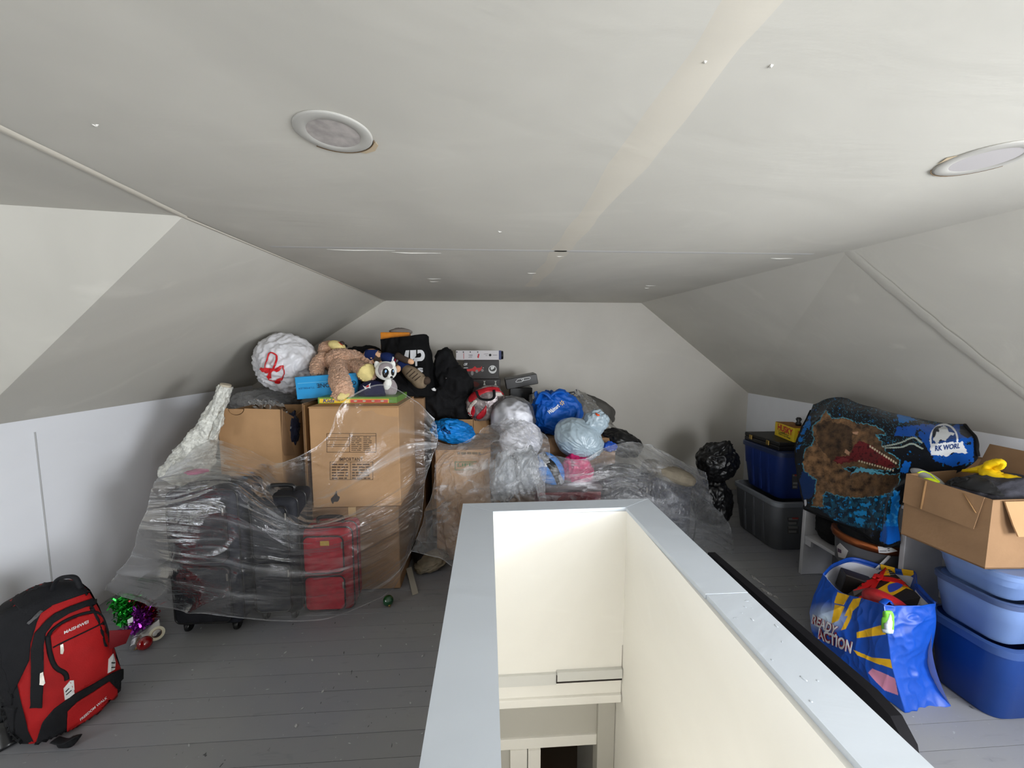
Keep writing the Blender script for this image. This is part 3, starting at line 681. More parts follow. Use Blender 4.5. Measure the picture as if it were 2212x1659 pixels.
# folded-flat cartons and the two tall ones
t = thing('flattened_box', 'flattened brown carton standing on edge beside the tall carton', 'box', (X(655, 2.40), 2.6, 0))
part('panel', boxmm((X(650, 2.38), 2.40, 0), (X(650, 2.38)+.008, 2.84, Z(650, 872, 2.4))), CARD2, t)
part('panel', boxmm((X(650, 2.38)+.016, 2.385, 0), (X(650, 2.38)+.023, 2.85, Z(650, 875, 2.385))), CARDE, t)
part('fold', boxmm((X(650, 2.38)+.008, 2.841, 0), (X(650, 2.38)+.016, 2.849, Z(650, 876, 2.4))), CARDE, t)
TY, tx0, tx1 = 2.30, X(667, 2.30), X(861, 2.30)
ZT1 = Z(760, 878, TY); ZT0 = Z(760, 1096, TY)
tall = thing('cardboard_box', 'tall brown carton printed IMPORTANT under the draped plastic', 'box', ((tx0+tx1)/2, TY+.24, ZT0))
part('body', boxmm((tx0, TY, ZT0+.002), (tx1, TY+.48, ZT1-.006), .004, 1), CARD, tall)
for s in (0, 1): part('flap', boxmm((tx0, TY+s*.241, ZT1-.006), (tx1, TY+.239+s*.241, ZT1), .001, 1), CARD, tall)
part('flap_edge', boxmm((tx0-.002, TY-.002, ZT1-.007), (tx1, TY, ZT1-.003)), CARDE, tall)
tr = treeof(tall)
fr = []
for (x0, y0, x1, y1) in ((706, 936, 813, 936.8), (706, 976, 813, 977), (706, 936, 706.8, 976), (812, 937, 812.8, 977), (755, 936, 755.8, 976), (706, 945, 755, 945.6), (706, 950, 755, 950.6), (706, 960, 755, 960.6), (706, 964, 755, 964.6), (755, 941, 813, 941.6)): fr.append((x0, (y0+y1)/2, x1, (y0+y1)/2, max(.9, y1-y0)))
for y in range(944, 975, 4): fr += words_row(759, 781, y, 1.5, .01) + words_row(785, 803, y, 1.5, .01)
lines(fr, tr, INK, tall)
part('lettering', text_on('IMPORTANT', [(733, 996), (784, 996), (784, 988), (733, 988)], tr, .0025, .012, 0, 1.1), INK, tall)
fr = [(713, 998, 806, 998, .9), (713, 1036, 806, 1036, .9), (713, 1017, 713.9, 1017, 38), (805, 1017, 805.9, 1017, 38), (757, 1017, 757.9, 1017, 38)]
for y in range(1003, 1034, 6): fr += words_row(717, 752, y, 3) + words_row(761, 800, y, 3)
lines(fr, tr, INK, tall)
part('handling_mark', decal(rpoly([(715, 1078), (722, 1070), (727, 1060), (729, 1070), (734, 1074), (730, 1083), (722, 1084), (719, 1088)]), tr, 4, .002), M('ink_dark', (50, 44, 44), .9), tall)
low = carton('cardboard_box', 'brown carton on the floor beneath the tall printed one', 667, 861, 1097, 1275, TY-.004, .49, CARD2, 0.0, 0, True, None, ZT0)
# bubble wrap roll
BUB = MPLASTIC('bubble_wrap', .62, (240, 240, 236), .22, 1.0, 120, .8)
def bubf(s, t, G): return .016*fbm(np.stack([np.cos(s)*1.2, np.sin(s)*1.2, t*7], -1), 3) + .008*rdg(G*14, 2, 1.5) + .004*np.abs(np.sin(s*12+t*9)*np.sin(t*60))
bw = thing('bubble_wrap_roll', 'white roll of bubble wrap leaning beside the open carton', 'bubble wrap', P(420, 1030, 2.36))
roll = [P(487, 834, 2.42), P(470, 880, 2.41), P(450, 925, 2.40), P(430, 960, 2.39), P(413, 1000, 2.37), P(395, 1030, 2.36)]
part('roll', tube(roll, [.030, .040, .062, .085, .105, .12], 64, 120, True, None, bubf), M('bubble_wrap_film', (218, 218, 210), .25, .5, .3, 55, .9, 70, detail=2), bw, True)
part('roll_core', tube([P(488, 830, 2.42), P(486, 838, 2.42)], .029, 24, 0), M('core_card', (190, 180, 160), .8), bw, 40)
part('loose_end', sheet([[(462, 900, 2.38), (478, 888, 2.37), (487, 872, 2.38)], [(458, 925, 2.35), (472, 925, 2.33), (482, 900, 2.36)], [(450, 950, 2.34), (462, 950, 2.33), (470, 935, 2.35)]], 24, 24, lambda s, t: .006*fbm(np.stack([s*5, t*5, s*0], -1)), thick=.003), MATS['bubble_wrap_film'], bw, True)
# ---- back left: bag on bag
carton('cardboard_box', 'brown carton at the back under the crumpled grey bag', 500, 650, 920, 1000, 2.84, .42, CARD2, 0.0, 0, True, None, 1.0)
GREYBAG = MPLASTIC('grey_film', .4, (205, 205, 205), .16, .7, 26, 1.0)
g = thing('plastic_bag', 'crumpled grey plastic bag beneath the white drawstring bag', 'bag', P(575, 892, 2.95))
part('bag', blob(P(578, 872, 2.98), (.235, .17, .115), (0, 5, 0), 5, .12, 1.6, .16, 3.2, 1.6, 3, floor=1.003), GREYBAG, g, True)
part('contents', blob(P(578, 873, 2.99), (.20, .14, .095), (0, 5, 0), 4, .12, 1.6, 0, 3, 1, 3, floor=1.004), M('grey_stuff', (150, 150, 152), .9, .1, .3, 8), g, True)
part('bag_edge', sheet([[(535, 868, 2.82), (570, 862, 2.80), (612, 872, 2.80)], [(528, 880, 2.80), (570, 880, 2.77), (620, 886, 2.78)], [(530, 893, 2.83), (570, 900, 2.80), (628, 905, 2.80)]], 40, 24, lambda s, t: .02*rdg(np.stack([s*6, t*3, s*0], -1), 2, 1.5)), MATS['clear_bag'], g, True)
WBAG = M('white_bin_bag', (222, 222, 226), .32, .45, .05, 5, .15, 26)
RIB = M('red_ribbon', (206, 26, 34), .35, .5)
wb = thing('drawstring_bag', 'full white bin bag with a red drawstring, topmost at left', 'bag', P(622, 838, 2.86))
wt = P(621, 785, 2.86)
wg = blob(wt, (.205, .20, .205), (0, -12, 0), 6, .08, 1.2, 0, 2.6, 1.6, 11, pleat=((-.55, -.8, -.05), 13, .07), crease=(.13, 2.3))
part('bag', wg, WBAG, wb, True)
wtree = bvh(wg)
def loop(pts, w, tree, off, n=40, closed=True):
    q = crom(pts, n, closed); return np.array([h[0][:] for h in drop(tree, q, off)])
for nm, pts in (('drawstring', [(584, 763), (575, 785), (573, 805), (590, 798), (598, 775), (593, 765)]), ('drawstring', [(610, 790), (590, 800), (580, 818), (592, 822), (610, 820), (613, 800)])):
    q = loop(pts, 1, wtree, .006); part(nm, tube(q, [(.0065, .003)]*40, 6, 0, False, None, closed=True), RIB, wb, True)
part('drawstring', decal(rpoly([(564, 797), (580, 795), (594, 798), (610, 790), (600, 802), (588, 803), (585, 817), (577, 812), (582, 803), (572, 803)]), wtree, 3, .012, .004), RIB, wb)
part('drawstring', decal(rpoly([(594, 824), (604, 818), (610, 815), (609, 824), (600, 827)]), wtree, 3, .010, .004), RIB, wb)
solo('plastic_bag', blob(P(627, 935, 2.62), (.045, .08, .13), (0, 8, 0), 4, .2, 2, .2, 3, 1.5, 5), M('navy_film', (38, 44, 62), .2, .6, 0, 8, .4, 20), 'dark navy plastic bag wedged between open carton and tall carton', 'bag', True)
# ---- on the tall carton: game box, blue box
gb = thing('game_box', 'flat yellow and green game box on the tall carton', 'box', (X(766, 2.4), 2.55, ZT1+.001))
gx0, gx1 = X(688, 2.4), X(858, 2.4); gz0, gz1 = ZT1+.001, ZT1+.043
part('lid', boxmm((gx0, 2.4, gz0+.002), (gx1, 2.70, gz1), .002, 1), M('game_green', (96, 140, 50), .4, .5), gb)
part('base', boxmm((gx0+.003, 2.402, gz0), (gx1-.003, 2.698, gz0+.01)), M('game_orange', (222, 120, 30), .4, .5), gb)
tr = treeof(gb)
part('yellow_band', decal([(690, 861.5), (840, 861.5), (840, 870.5), (690, 870.5)], tr, 40, .0012), M('game_yellow', (236, 196, 40), .4, .5), gb)
part('red_band', decal([(757, 863), (838, 863), (838, 870), (757, 870)], tr, 40, .002), M('game_red', (204, 62, 48), .4, .5), gb)
part('lettering', text_on('Kids', [(698, 869.5), (722, 869.5), (724, 861.5), (700, 861.5)], tr, .003, .02), M('game_blue', (60, 70, 130), .4), gb)
part('picture', join(*[decal(rpoly([(x-4, 866), (x, 864.5), (x+4, 866), (x, 868)]), tr, 4, .003) for x in (768, 787, 806, 826)]), M('game_grey', (190, 190, 150), .5), gb)
BLUEB = M('blue_box_card', (28, 146, 206), .4, .5)
bb = thing('toy_box', 'bright blue box printed upside down under the teddy bear', 'box', P(705, 862, 2.55))
bl, br, tl = np.array(P(642, 863, 2.5)), np.array(P(775, 852, 2.56)), np.array(P(638, 815, 2.5))
ux = br-bl; L_ = np.linalg.norm(ux); ux /= L_; uz = tl-bl; uz -= ux*uz.dot(ux); H_ = np.linalg.norm(uz); uz /= H_; uy = np.cross(uz, ux); Rb = np.stack([ux, uy, uz], 1)
part('body', box(bl+ux*L_/2+uz*H_/2+uy*.055, (L_, .11, H_), Rb, .002, 1), BLUEB, bb)
part('end_flap', box(bl+ux*(L_+.0015)+uz*H_/2+uy*.055, (.003, .108, H_-.004), Rb), M('blue_dark', (24, 110, 170), .4), bb)
tr = treeof(bb)
INKB = M('blue_box_ink', (14, 26, 48), .5)
part('lettering', text_on('DRONE', [(731, 826), (684, 829), (685, 838), (732, 835)], tr, .0016, .01), INKB, bb)
part('lettering', text_on('GY', [(769, 822), (752, 823), (753, 832), (770, 831)], tr, .0016, .01), INKB, bb)
part('lettering', text_on('TUMBLER', [(680, 835), (644, 837.5), (644, 841.5), (680, 839)], tr, .0016), M('blue_box_ink_thin', (30, 90, 140), .5), bb)
part('stripe', decal([(643, 828), (710, 823), (710, 823.8), (643, 829)], tr, 40, .001), M('blue_light', (110, 190, 226), .4), bb)
# ---- teddy bear lying on its back over the blue box
FUR = M('teddy_fur', (232, 190, 160), .95, .1, .22, 60, .9, 150, sheen=.3, rgb2=(196, 152, 124))
def furry(gs, vox, amp, sc, seed=0, sm=4):
    V, Fc, N = fuse(gs, vox, sm); k = amp*(rdg(V*sc+seed, 2, 1.4)+.6*n3(V*sc*2.1+seed)); return V+N*k[:, None], Fc
td = thing('teddy_bear', 'light brown teddy bear sprawled on its back over the blue box', 'plush toy', P(740, 812, 2.72))
tb = lambda c, r, rot=(0, 0, 0): blob(c, r, rot, 3, 0)
body = [tb(P(742, 785, 2.80), (.13, .11, .105), (0, 12, 0)), tb(P(712, 757, 2.90), (.075, .075, .07)), tb(P(762, 800, 2.74), (.10, .09, .08)),
        tube([P(702, 768, 2.82), P(688, 785, 2.74), P(685, 803, 2.66), P(690, 812, 2.62)], (.038, .045, .042, .03), 12, 20),
        tube([P(735, 790, 2.72), P(733, 815, 2.58), P(738, 835, 2.465), P(745, 850, 2.45), P(737, 858, 2.44)], (.06, .066, .060, .055, .045), 14, 24),
        tb(P(738, 856, 2.44), (.065, .05, .034)),
        tube([P(770, 795, 2.70), P(785, 802, 2.62), P(793, 806, 2.56)], (.06, .06, .055), 14, 16), tb(P(793, 806, 2.545), (.060, .035, .062), (15, 0, 10)),
        tube([P(760, 765, 2.86), P(790, 782, 2.80), P(795, 795, 2.76)], (.04, .035, .03), 12, 12)]
fg = furry(body, .0055, .0095, 62)
part('body', fg, FUR, td, True)
tr = bvh(fg); SOLE = M('teddy_sole', (226, 208, 142), .9, .1, .15, 20, .3, 160)
f1 = bvh(body[5]); f2 = bvh(body[7])
part('foot_sole', decal(rpoly([(730, 858), (742, 845), (754, 838), (759, 843), (755, 853), (742, 862), (733, 864)]), f1, 4, .010), SOLE, td, True)
part('foot_sole', decal(rpoly([(774, 818), (774, 808), (780, 796), (793, 788), (805, 791), (808, 803), (802, 817), (790, 824), (780, 824)]), f2, 4, .010), SOLE, td, True)
part('muzzle', blob(P(728, 747, 2.84), (.062, .05, .036), (0, 20, 0), 4, .02), SOLE, td, True)
tr2 = bvh(blob(P(728, 747, 2.84), (.062, .05, .036), (0, 20, 0), 4, .02))
part('nose', blob(P(739, 741, 2.835), (.018, .022, .014), (0, 30, 0), 3, 0), M('nose_brown', (52, 40, 36), .5), td, True)
part('mouth', decal([(730, 739), (736, 744), (741, 748), (738, 743), (735, 741)], tr2, 4, .003), M('mouth_red', (170, 40, 30), .6), td)
# ---- navy cap under the peak of the plastic
NAVY = M('navy_cap_cloth', (26, 28, 62), .85, .2, .2, 30, .2, 200)
cp = thing('baseball_cap', 'navy cap with a red and white badge under the plastic peak', 'cap', P(805, 862, 2.52))
cg = blob(P(806, 846, 2.53), (.095, .09, .075), (0, 0, 0), 4, .05, 1.5, 0, 3, 1, 2)
part('crown', cg, NAVY, cp, True)
part('brim', sheet([[(772, 846, 2.5), (800, 850, 2.46), (832, 852, 2.47)], [(775, 854, 2.45), (802, 858, 2.42), (835, 859, 2.44)]], 16, 8, None, thick=.004), NAVY, cp, True)
tr = bvh(cg)
part('badge', decal([(784, 833), (789, 836), (801, 828), (799, 834), (801, 839), (794, 838), (789, 841)], tr, 3, .003), WHITEP, cp)
part('badge', decal([(791, 836), (797, 832), (798, 836), (793, 838)], tr, 3, .005), M('badge_red', (200, 30, 40), .6), cp)
# ---- small grey and white plush raccoon
GRY = M('plush_grey', (150, 140, 142), .95, .1, .1, 40, .3, 200, sheen=.4); WHP = M('plush_white', (232, 232, 226), .95, .1, 0, 8, .3, 200, sheen=.4)
rc = thing('plush_raccoon', 'small grey and white plush raccoon with big black eyes', 'plush toy', P(840, 852, 2.52))
head = blob(P(834, 801, 2.50), (.068, .06, .062), (0, 0, 0), 4, .02)
snout = tube([P(838, 808, 2.47), P(845, 815, 2.43)], (.035, .013), 12, 8)
hg = fuse([head, snout], .005, 3); part('head', hg[:2], WHP, rc, True); tr = bvh(hg)
part('cap_fur', decal(rpoly([(818, 804), (818, 796), (823, 787), (834, 784), (845, 787), (848, 794), (844, 797), (839, 792), (832, 793), (828, 798), (824, 801), (823, 811)]), tr, 3, .003), GRY, rc, True)
EYEB = M('eye_black', (10, 10, 12), .15, .6); EYEL = M('eye_light', (150, 190, 230), .2, .6)
for ex, ey, w, h in ((833, 805, 7.0, 9), (848, 804, 3.2, 7)):
    e = part('eye', decal(rpoly([(ex-w, ey), (ex-w*.5, ey-h*.9), (ex+w*.5, ey-h*.9), (ex+w, ey), (ex+w*.4, ey+h), (ex-w*.5, ey+h)]), tr, 3, .004), EYEB, rc, True)
    part('eye_glint', decal(rpoly([(ex-w*.2, ey-h*.4), (ex+w*.2, ey-h*.7), (ex+w*.4, ey-h*.2), (ex, ey+h*.1)]), tr, 2, .007), EYEL, e)
part('nose', blob(P(846, 815, 2.425), (.009, .007, .008), (0, 0, 0), 3, 0), EYEB, rc, True)
for k, pts in enumerate(([(812, 785), (824, 789), (816, 800)], [(842, 787), (852, 785), (851, 797)])):
    c = [np.array(P(x, y, 2.50)) for x, y in pts]; ear = prism(c, (0, .02, 0))
    part('ear', tf(blob((0, 0, 0), (.022, .012, .032), (0, (-25, 25)[k], 0), 3, 0, boxy=1.2), None, (c[0]*.5+c[1]*.25+c[2]*.25)), WHP, rc, True)
part('torso', blob(P(842, 838, 2.53), (.048, .045, .06), (0, 0, 0), 4, .05), GRY, rc, True)
part('chest', blob(P(838, 831, 2.50), (.026, .025, .04), (0, 10, 0), 4, .05), WHP, rc, True)
# ================================================================ back of the pile
carton('cardboard_box', 'brown carton behind the tall printed one under the black bags', 796, 915, 861, 980, 2.87, .4, CARD2, 0.0, 0, True)
ZC1 = Z(850, 861, 2.87)
# black duffel and black shopping bag
du = thing('duffel_bag', 'black soft duffel bag lying behind the rag doll', 'bag', P(805, 850, 3.05))
dg_ = blob(P(790, 798, 3.16), (.22, .11, .19), (0, 18, 0), 5, .10, 1.4, .06, 2.4, 1.2, 21, floor=ZC1+.002)
part('body', dg_, BLKF, du, True)
part('strap', tube([P(752, 760, 2.98), P(742, 752, 2.98), (P(748, 746, 3.0))], .012, 8, 16), BLKF, du, True)
part('front_flap', sheet([[(770, 770, 2.93), (820, 775, 2.9), (850, 790, 2.88)], [(790, 810, 2.88), (835, 815, 2.84), (880, 830, 2.84)], [(800, 850, 2.86), (850, 856, 2.83), (905, 858, 2.83)]], 30, 30, lambda s, t: .02*fbm(np.stack([s*3, t*3, s*0], -1), 3), thick=.01), BLKF, du, True)
BLKT = M('black_tote_film', (11, 11, 12), .8, .15, 0, 8, .2, 25)
sb = thing('shopping_bag', 'black shopping bag with white letters and an orange pack inside', 'bag', P(880, 850, 3.0))
net = [[(822, 733, 2.99), (850, 729, 2.97), (880, 726, 2.96), (917, 722, 2.99), (925, 735, 3.08)], [(826, 780, 2.98), (850, 775, 2.95), (885, 772, 2.94), (924, 770, 2.97), (934, 775, 3.08)], [(832, 850, 2.97), (855, 852, 2.93), (890, 855, 2.92), (932, 858, 2.96), (940, 855, 3.08)]]
sg_ = sheet(net, 60, 50, lambda s, t: .012*fbm(np.stack([s*4, t*2.5, s*0], -1), 3)+.008*rdg(np.stack([s*5, t*1.2, s*0+4], -1), 2, 2), thick=.004)
part('front', sg_, BLKT, sb, True)
part('back', sheet([[(822, 735, 3.10), (870, 730, 3.14), (922, 732, 3.12)], [(832, 848, 3.10), (880, 850, 3.14), (938, 852, 3.12)]], 20, 20, None, thick=.004), BLKT, sb, True)
tr = bvh(sg_)
WL = M('bag_letters', (206, 206, 208), .6)
part('logo_stroke', decal([(871, 777), (877, 757), (884, 756.5), (882, 777)], tr, 4, .004), WL, sb)
part('logo_stroke', decal([(886, 756.5), (899, 756), (899, 769), (892, 777), (886, 777)], tr, 4, .004), WL, sb)
part('logo_stroke', decal([(902, 756), (909, 756)] + [(909+8.5*math.sin(a), 768-12*math.cos(a)) for a in np.linspace(0.2, math.pi-.2, 10)] + [(905, 780), (893, 781), (895, 773), (907, 772)] + [(907+3*math.sin(a), 767-5*math.cos(a)) for a in np.linspace(math.pi-.2, .2, 6)] + [(902, 764)], tr, 3, .004), WL, sb)
part('logo_stroke', decal([(897, 780), (901, 780), (901.5, 790.5), (897.5, 791)], tr, 4, .004), WL, sb)
part('lettering', text_on('s', [(902, 805), (914, 805), (914, 794.5), (902, 794.5)], tr, .004, .03), WL, sb)
solo('orange_pack', join(boxmm((X(829, 3.06), 3.03, 1.2), (X(890, 3.06), 3.09, Z(860, 718, 3.06)), .006, 2)), M('orange_pack_film', (214, 130, 24), .5, .4, .15, 20), 'orange pack sticking out of the black shopping bag', 'pack')
solo('grey_pouch', blob(P(866, 717, 3.07), (.085, .025, .03), (0, 2, 0), 4, .1, 2, .1, 3, 1, 4), M('pouch_grey', (120, 112, 106), .7), 'small grey pouch on the orange pack at the top of the pile', 'pouch', True)
# rag doll in dark blue with tan boots
SKIN = M('doll_skin', (222, 176, 140), .9, .1); DBL = M('doll_blue', (30, 44, 90), .9, .1, .15, 30); BOOT = M('doll_boot', (134, 118, 98), .9, .1, .15, 30); BRN = M('doll_brown', (70, 58, 50), .9, .1)
rd = thing('rag_doll', 'soft doll in dark blue with tan boots lying on the black bags', 'doll', P(860, 800, 2.84))
hd = blob(P(808, 770, 2.84), (.075, .06, .052), (0, 20, 0), 4, .02); part('head', hd, SKIN, rd, True); tr = bvh(hd)
part('hair', decal(rpoly([(788, 765), (792, 756), (806, 752), (816, 756), (811, 764), (810, 772), (800, 778), (790, 775)]), tr, 3, .005), DBL, rd, True)
part('chin_strap', decal(rpoly([(811, 768), (818, 772), (828, 768), (824, 778), (812, 782), (807, 776)]), tr, 3, .005), BRN, rd, True)
part('ear', blob(P(803, 773, 2.785), (.016, .01, .011), (0, 15, 0), 3, 0), SKIN, rd, True)
part('face_line', decal([(817, 759.5), (827, 764), (826.5, 765), (817, 760.5)], tr, 3, .004), BRN, rd)
bd = fuse([blob(P(840, 774, 2.84), (.075, .055, .042), (0, 15, 0), 3, 0), tube([P(864, 786, 2.82), P(878, 796, 2.80)], (.04, .038), 12, 8)], .006, 3)[:2]
part('torso', bd, DBL, rd, True); tr = bvh(bd)
for k in range(3): part('stripe', decal([(848+k*5, 771+k), (851+k*5, 772+k), (848+k*5, 784+k*.8), (845+k*5, 783+k*.8)], tr, 3, .004), (M('doll_white', (220, 220, 220), .9), M('doll_red', (140, 30, 40), .9))[k % 2], rd)
part('arm', tube([P(858, 768, 2.80), P(872, 776, 2.77), P(884, 780, 2.76)], (.026, .024, .022), 10, 10), BRN, rd, True)
hnd = part('hand', blob(P(887, 781, 2.755), (.026, .02, .02), (0, 20, 0), 3, .05), SKIN, rd, True)
part('arm', tube([P(848, 786, 2.78), P(856, 792, 2.75)], (.024, .022), 10, 8), BRN, rd, True)
part('hand', blob(P(859, 797, 2.74), (.022, .02, .026), (0, 20, 0), 3, .05), SKIN, rd, True)
bt = tube([P(876, 797, 2.80), P(888, 806, 2.77), P(900, 816, 2.75), P(908, 824, 2.74), P(918, 826, 2.73)], (.036, .05, .052, .052, .04), 18, 30)
part('boot', bt, BOOT, rd, True); tr = bvh(bt)
part('boot_sole', blob(P(920, 822, 2.74), (.034, .034, .03), (0, 0, 0), 3, .05), BRN, rd, True)
part('boot_seam', join(*[decal([(878+6*k, 808+4.5*k), (890+6*k, 797+5*k), (891+6*k, 798+5*k), (879+6*k, 809.5+4.5*k)], tr, 3, .003) for k in range(4)]), BRN, rd)
# black jackets and bags at the top middle
carton('cardboard_box', 'open brown carton holding the black coats, behind the blue bag', 932, 1094, 909, 1000, 2.95, .40, CARD2, 0.0, 0, False)
t = bpy.data.objects[[o.name for o in COL.objects if o.get('label') == 'open brown carton holding the black coats, behind the blue bag'][0]]
part('front_flap', join(boxmm((X(985, 2.93), 2.925, Z(1000, 937, 2.93)), (X(1022, 2.93), 2.93, Z(1000, 906, 2.93))), boxmm((X(1023, 2.93), 2.92, Z(1000, 936, 2.93)), (X(1056, 2.93), 2.926, Z(1000, 904, 2.93)))), CARD, t)
ZC2 = Z(1000, 909, 2.95)
ct = thing('black_coat', 'heap of black coats with a white tag, in the open carton', 'clothes', P(968, 905, 3.05))
cg = fuse([blob(P(960, 800, 3.1), (.10, .09, .17), (0, 6, 0), 4, .1, 2), blob(P(985, 830, 3.06), (.14, .1, .16), (0, -14, 0), 4, .1, 2), blob(P(950, 870, 3.02), (.13, .1, .13), (0, 0, 0), 4, .1, 2), blob(P(1000, 880, 3.02), (.12, .09, .10), (0, 0, 0), 4, .1, 2)], .012, 3)
V, Fc, N = cg; V = V+N*(.022*rdg(V*np.array((9, 9, 4)), 2, 1.6)+.01*fbm(V*14))[:, None]; V[:, 2] = np.maximum(V[:, 2], ZC2+.004)
part('cloth', (V, Fc), BLKF, ct, True); tr = bvh((V, Fc))
part('tag', decal([(932, 841), (938, 838), (942, 841), (941, 845), (935, 844)], tr, 3, .006), WHITEP, ct)
part('buckle', blob(P(963, 817, 2.93), (.012, .008, .010), (0, 0, 0), 3, .1), BLKP, ct, True)
part('tag', decal([(913, 829), (917, 828), (918, 831), (914, 832)], tr, 3, .006), WHITEP, ct)
# black and red toy boxes at the back wall
carton('cardboard_box', 'brown carton against the back wall under the toy boxes', 990, 1165, 874, 960, 3.38, .38, CARD2, 0.0, 0, True)
ZC5 = Z(1080, 874, 3.38)
TBK = M('toy_box_black', (38, 33, 31), .45, .5)
def toybox(label, x0, x1, y0, y1, Y, d, mat, zb=None):
    g, c, s, R = fbox(x0, x1, y0, y1, Y, d, .002)
    t = thing('toy_box', label, 'box', (c[0], c[1], c[2]-s[2]/2)); part('body', g, mat, t)
    part('lid_edge', box((c[0], c[1]-d/2-.0008, c[2]+s[2]*.36), (s[0]-.004, .002, .002), R), M('lid_line', (70, 64, 60), .6), t); return t
lo = toybox('black toy box with small printed pictures, lowest at the back wall', 1000, 1081, 819, 873.5, 3.40, .25, TBK)
tr = treeof(lo)
part('picture', join(*[decal([(x, 823), (x+5, 823), (x+3, 826), (x+5, 832), (x, 832), (x+2, 826)], tr, 3, .002) for x in (1044, 1068)]), M('pic_pale', (190, 190, 180), .6), lo)
part('picture', decal(rpoly([(1018, 828), (1026, 824), (1036, 830), (1028, 836)]), tr, 4, .002), M('pic_rust', (90, 40, 34), .6), lo)
up = toybox('black racing car box with a round white badge at the wall', 1002, 1078, 778.5, 818.5, 3.41, .24, TBK)
tr = treeof(up)
part('lettering', text_on('ACER', [(998, 790), (1009, 789), (1010, 784), (999, 785)], tr, .002, .02, .2), WHITEP, up)
part('badge', decal([(1064+8.8*math.cos(a), 798+8.8*math.sin(a)) for a in np.linspace(0, 2*math.pi, 28)[:-1]], tr, 4, .002), M('badge_white', (214, 214, 212), .6), up)
part('badge', decal([(1064+7*math.cos(a), 796.5+5.6*math.sin(a)) for a in np.linspace(0, 2*math.pi, 24)[:-1]], tr, 4, .0035), TBK, up)
part('badge', decal([(1060, 792), (1068, 791), (1068, 795), (1063, 799), (1060, 798)], tr, 4, .005), MATS['badge_white'], up)
REDC = M('car_red', (190, 40, 40), .5)
part('car_picture', decal([(1005, 798), (1020, 796), (1026, 791), (1030, 795), (1040, 794), (1041, 799), (1034, 803), (1020, 802), (1010, 802)], tr, 3, .002), REDC, up)
part('car_picture', decal([(1039, 792), (1041, 791), (1041, 797), (1039, 797)], tr, 3, .003), REDC, up)
part('wheel_picture', join(*[decal([(x+3*math.cos(a), y+r*math.sin(a)) for a in np.linspace(0, 2*math.pi, 14)[:-1]], tr, 3, .0035) for x, y, r in ((1020, 806, 5), (1030, 802, 3.5), (1042, 800, 3))]), M('wheel_grey', (130, 126, 124), .6), up)
part('lettering', join(*[decal([(x, 794), (x+w, 794), (x+w, 795), (x, 795)], tr, 9, .002) for x, w in ((1002, 9), (1043, 2))]), WHITEP, up)
lg = thing('white_box', 'long narrow white box with line drawings, across the racing car box', 'box', P(1032, 778, 3.42))
g, c, s, R = fbox(985, 1078, 757, 777.5, 3.40, .10, .002); part('body', g, M('white_card', (206, 202, 204), .5, .4), lg)
part('end_cap', boxmm((X(1078, 3.4)-.001, 3.399, c[2]-s[2]/2+.002), (X(1083, 3.4), 3.501, c[2]+s[2]/2-.001)), M('cap_blue', (40, 52, 100), .4), lg)
part('end_plug', tf(lathe([(0, 0), (.036, 0), (.038, .004), (.038, .016), (.033, .02), (0, .02)], (0, 0, 0), rotm(0, 90, 0), 24, False), None, (X(1083, 3.4), 3.45, c[2])), BLKP, lg, 40)
tr = treeof(lg); INK2 = M('ink_grey', (90, 86, 90), .6)
part('drawing', join(*([decal([(x-1.2, 759.5), (x+1.2, 759.5), (x+1.2, 761.5), (x-1.2, 761.5)], tr, 4, .002) for x in (987, 1001, 1016, 1032)] + [decal([(1058.8+2.8*math.cos(a), 767+2.8*math.sin(a)) for a in np.linspace(0, 2*math.pi, 14)[:-1]], tr, 4, .002)])), M('ink_black', (24, 22, 24), .6), lg)
lines([(1012, 767, 1021, 766, .8), (1012, 772, 1020, 771.5, .8), (1014, 769, 1021, 768.5, .8), (1045, 765, 1055, 764, .7), (1064, 767, 1074, 767, .9), (1049, 768, 1053, 768, .7)], tr, INK2, lg)
part('drawing', join(decal([(1001.5, 763), (1002.3, 763), (1002.3, 775), (1001.5, 775)], tr, 9, .002), decal([(1031, 772), (1033, 764), (1036, 765), (1034, 774)], tr, 4, .002)), M('ink_red', (190, 50, 60), .6), lg)
# black box with a white emblem, tilted lid
bx_ = thing('black_box', 'black box with a white outlined emblem at the back wall', 'box', P(1128, 874, 3.3))
part('body', fbox(1102, 1150, 838, 873.5, 3.36, .22, .003)[0], BLKP, bx_)
c0, c1, c2 = np.array(P(1095, 842, 3.32)), np.array(P(1163, 829, 3.32)), np.array(P(1092, 820, 3.32))
ux = c1-c0; LL = np.linalg.norm(ux); ux /= LL; uz = np.array(P(1161, 807, 3.32))-c1; HH = np.linalg.norm(uz); uz = uz-ux*uz.dot(ux); uz /= np.linalg.norm(uz); uy = np.cross(uz, ux); Rl = np.stack([ux, uy, uz], 1)
part('lid', box(c0+ux*LL/2+uz*HH/2+uy*.12, (LL, .24, HH), Rl, .004, 1), M('black_lid', (26, 24, 24), .4, .5), bx_)
tr = treeof(bx_)
em = [(1115, 823), (1120, 819), (1130, 818.5), (1128, 824), (1115, 825.5)]
def outline(pts, tree, w, off=.002): return tube([h[0][:] for h in drop(tree, pts, off)], w, 5, 0, False, closed=True)
part('emblem', join(outline(rpoly(em, 30), tr, .0025), outline(rpoly([(1128, 818), (1144, 815), (1144, 819), (1133, 821.5), (1128, 822)], 30), tr, .0025)), WHITEP, bx_, True)
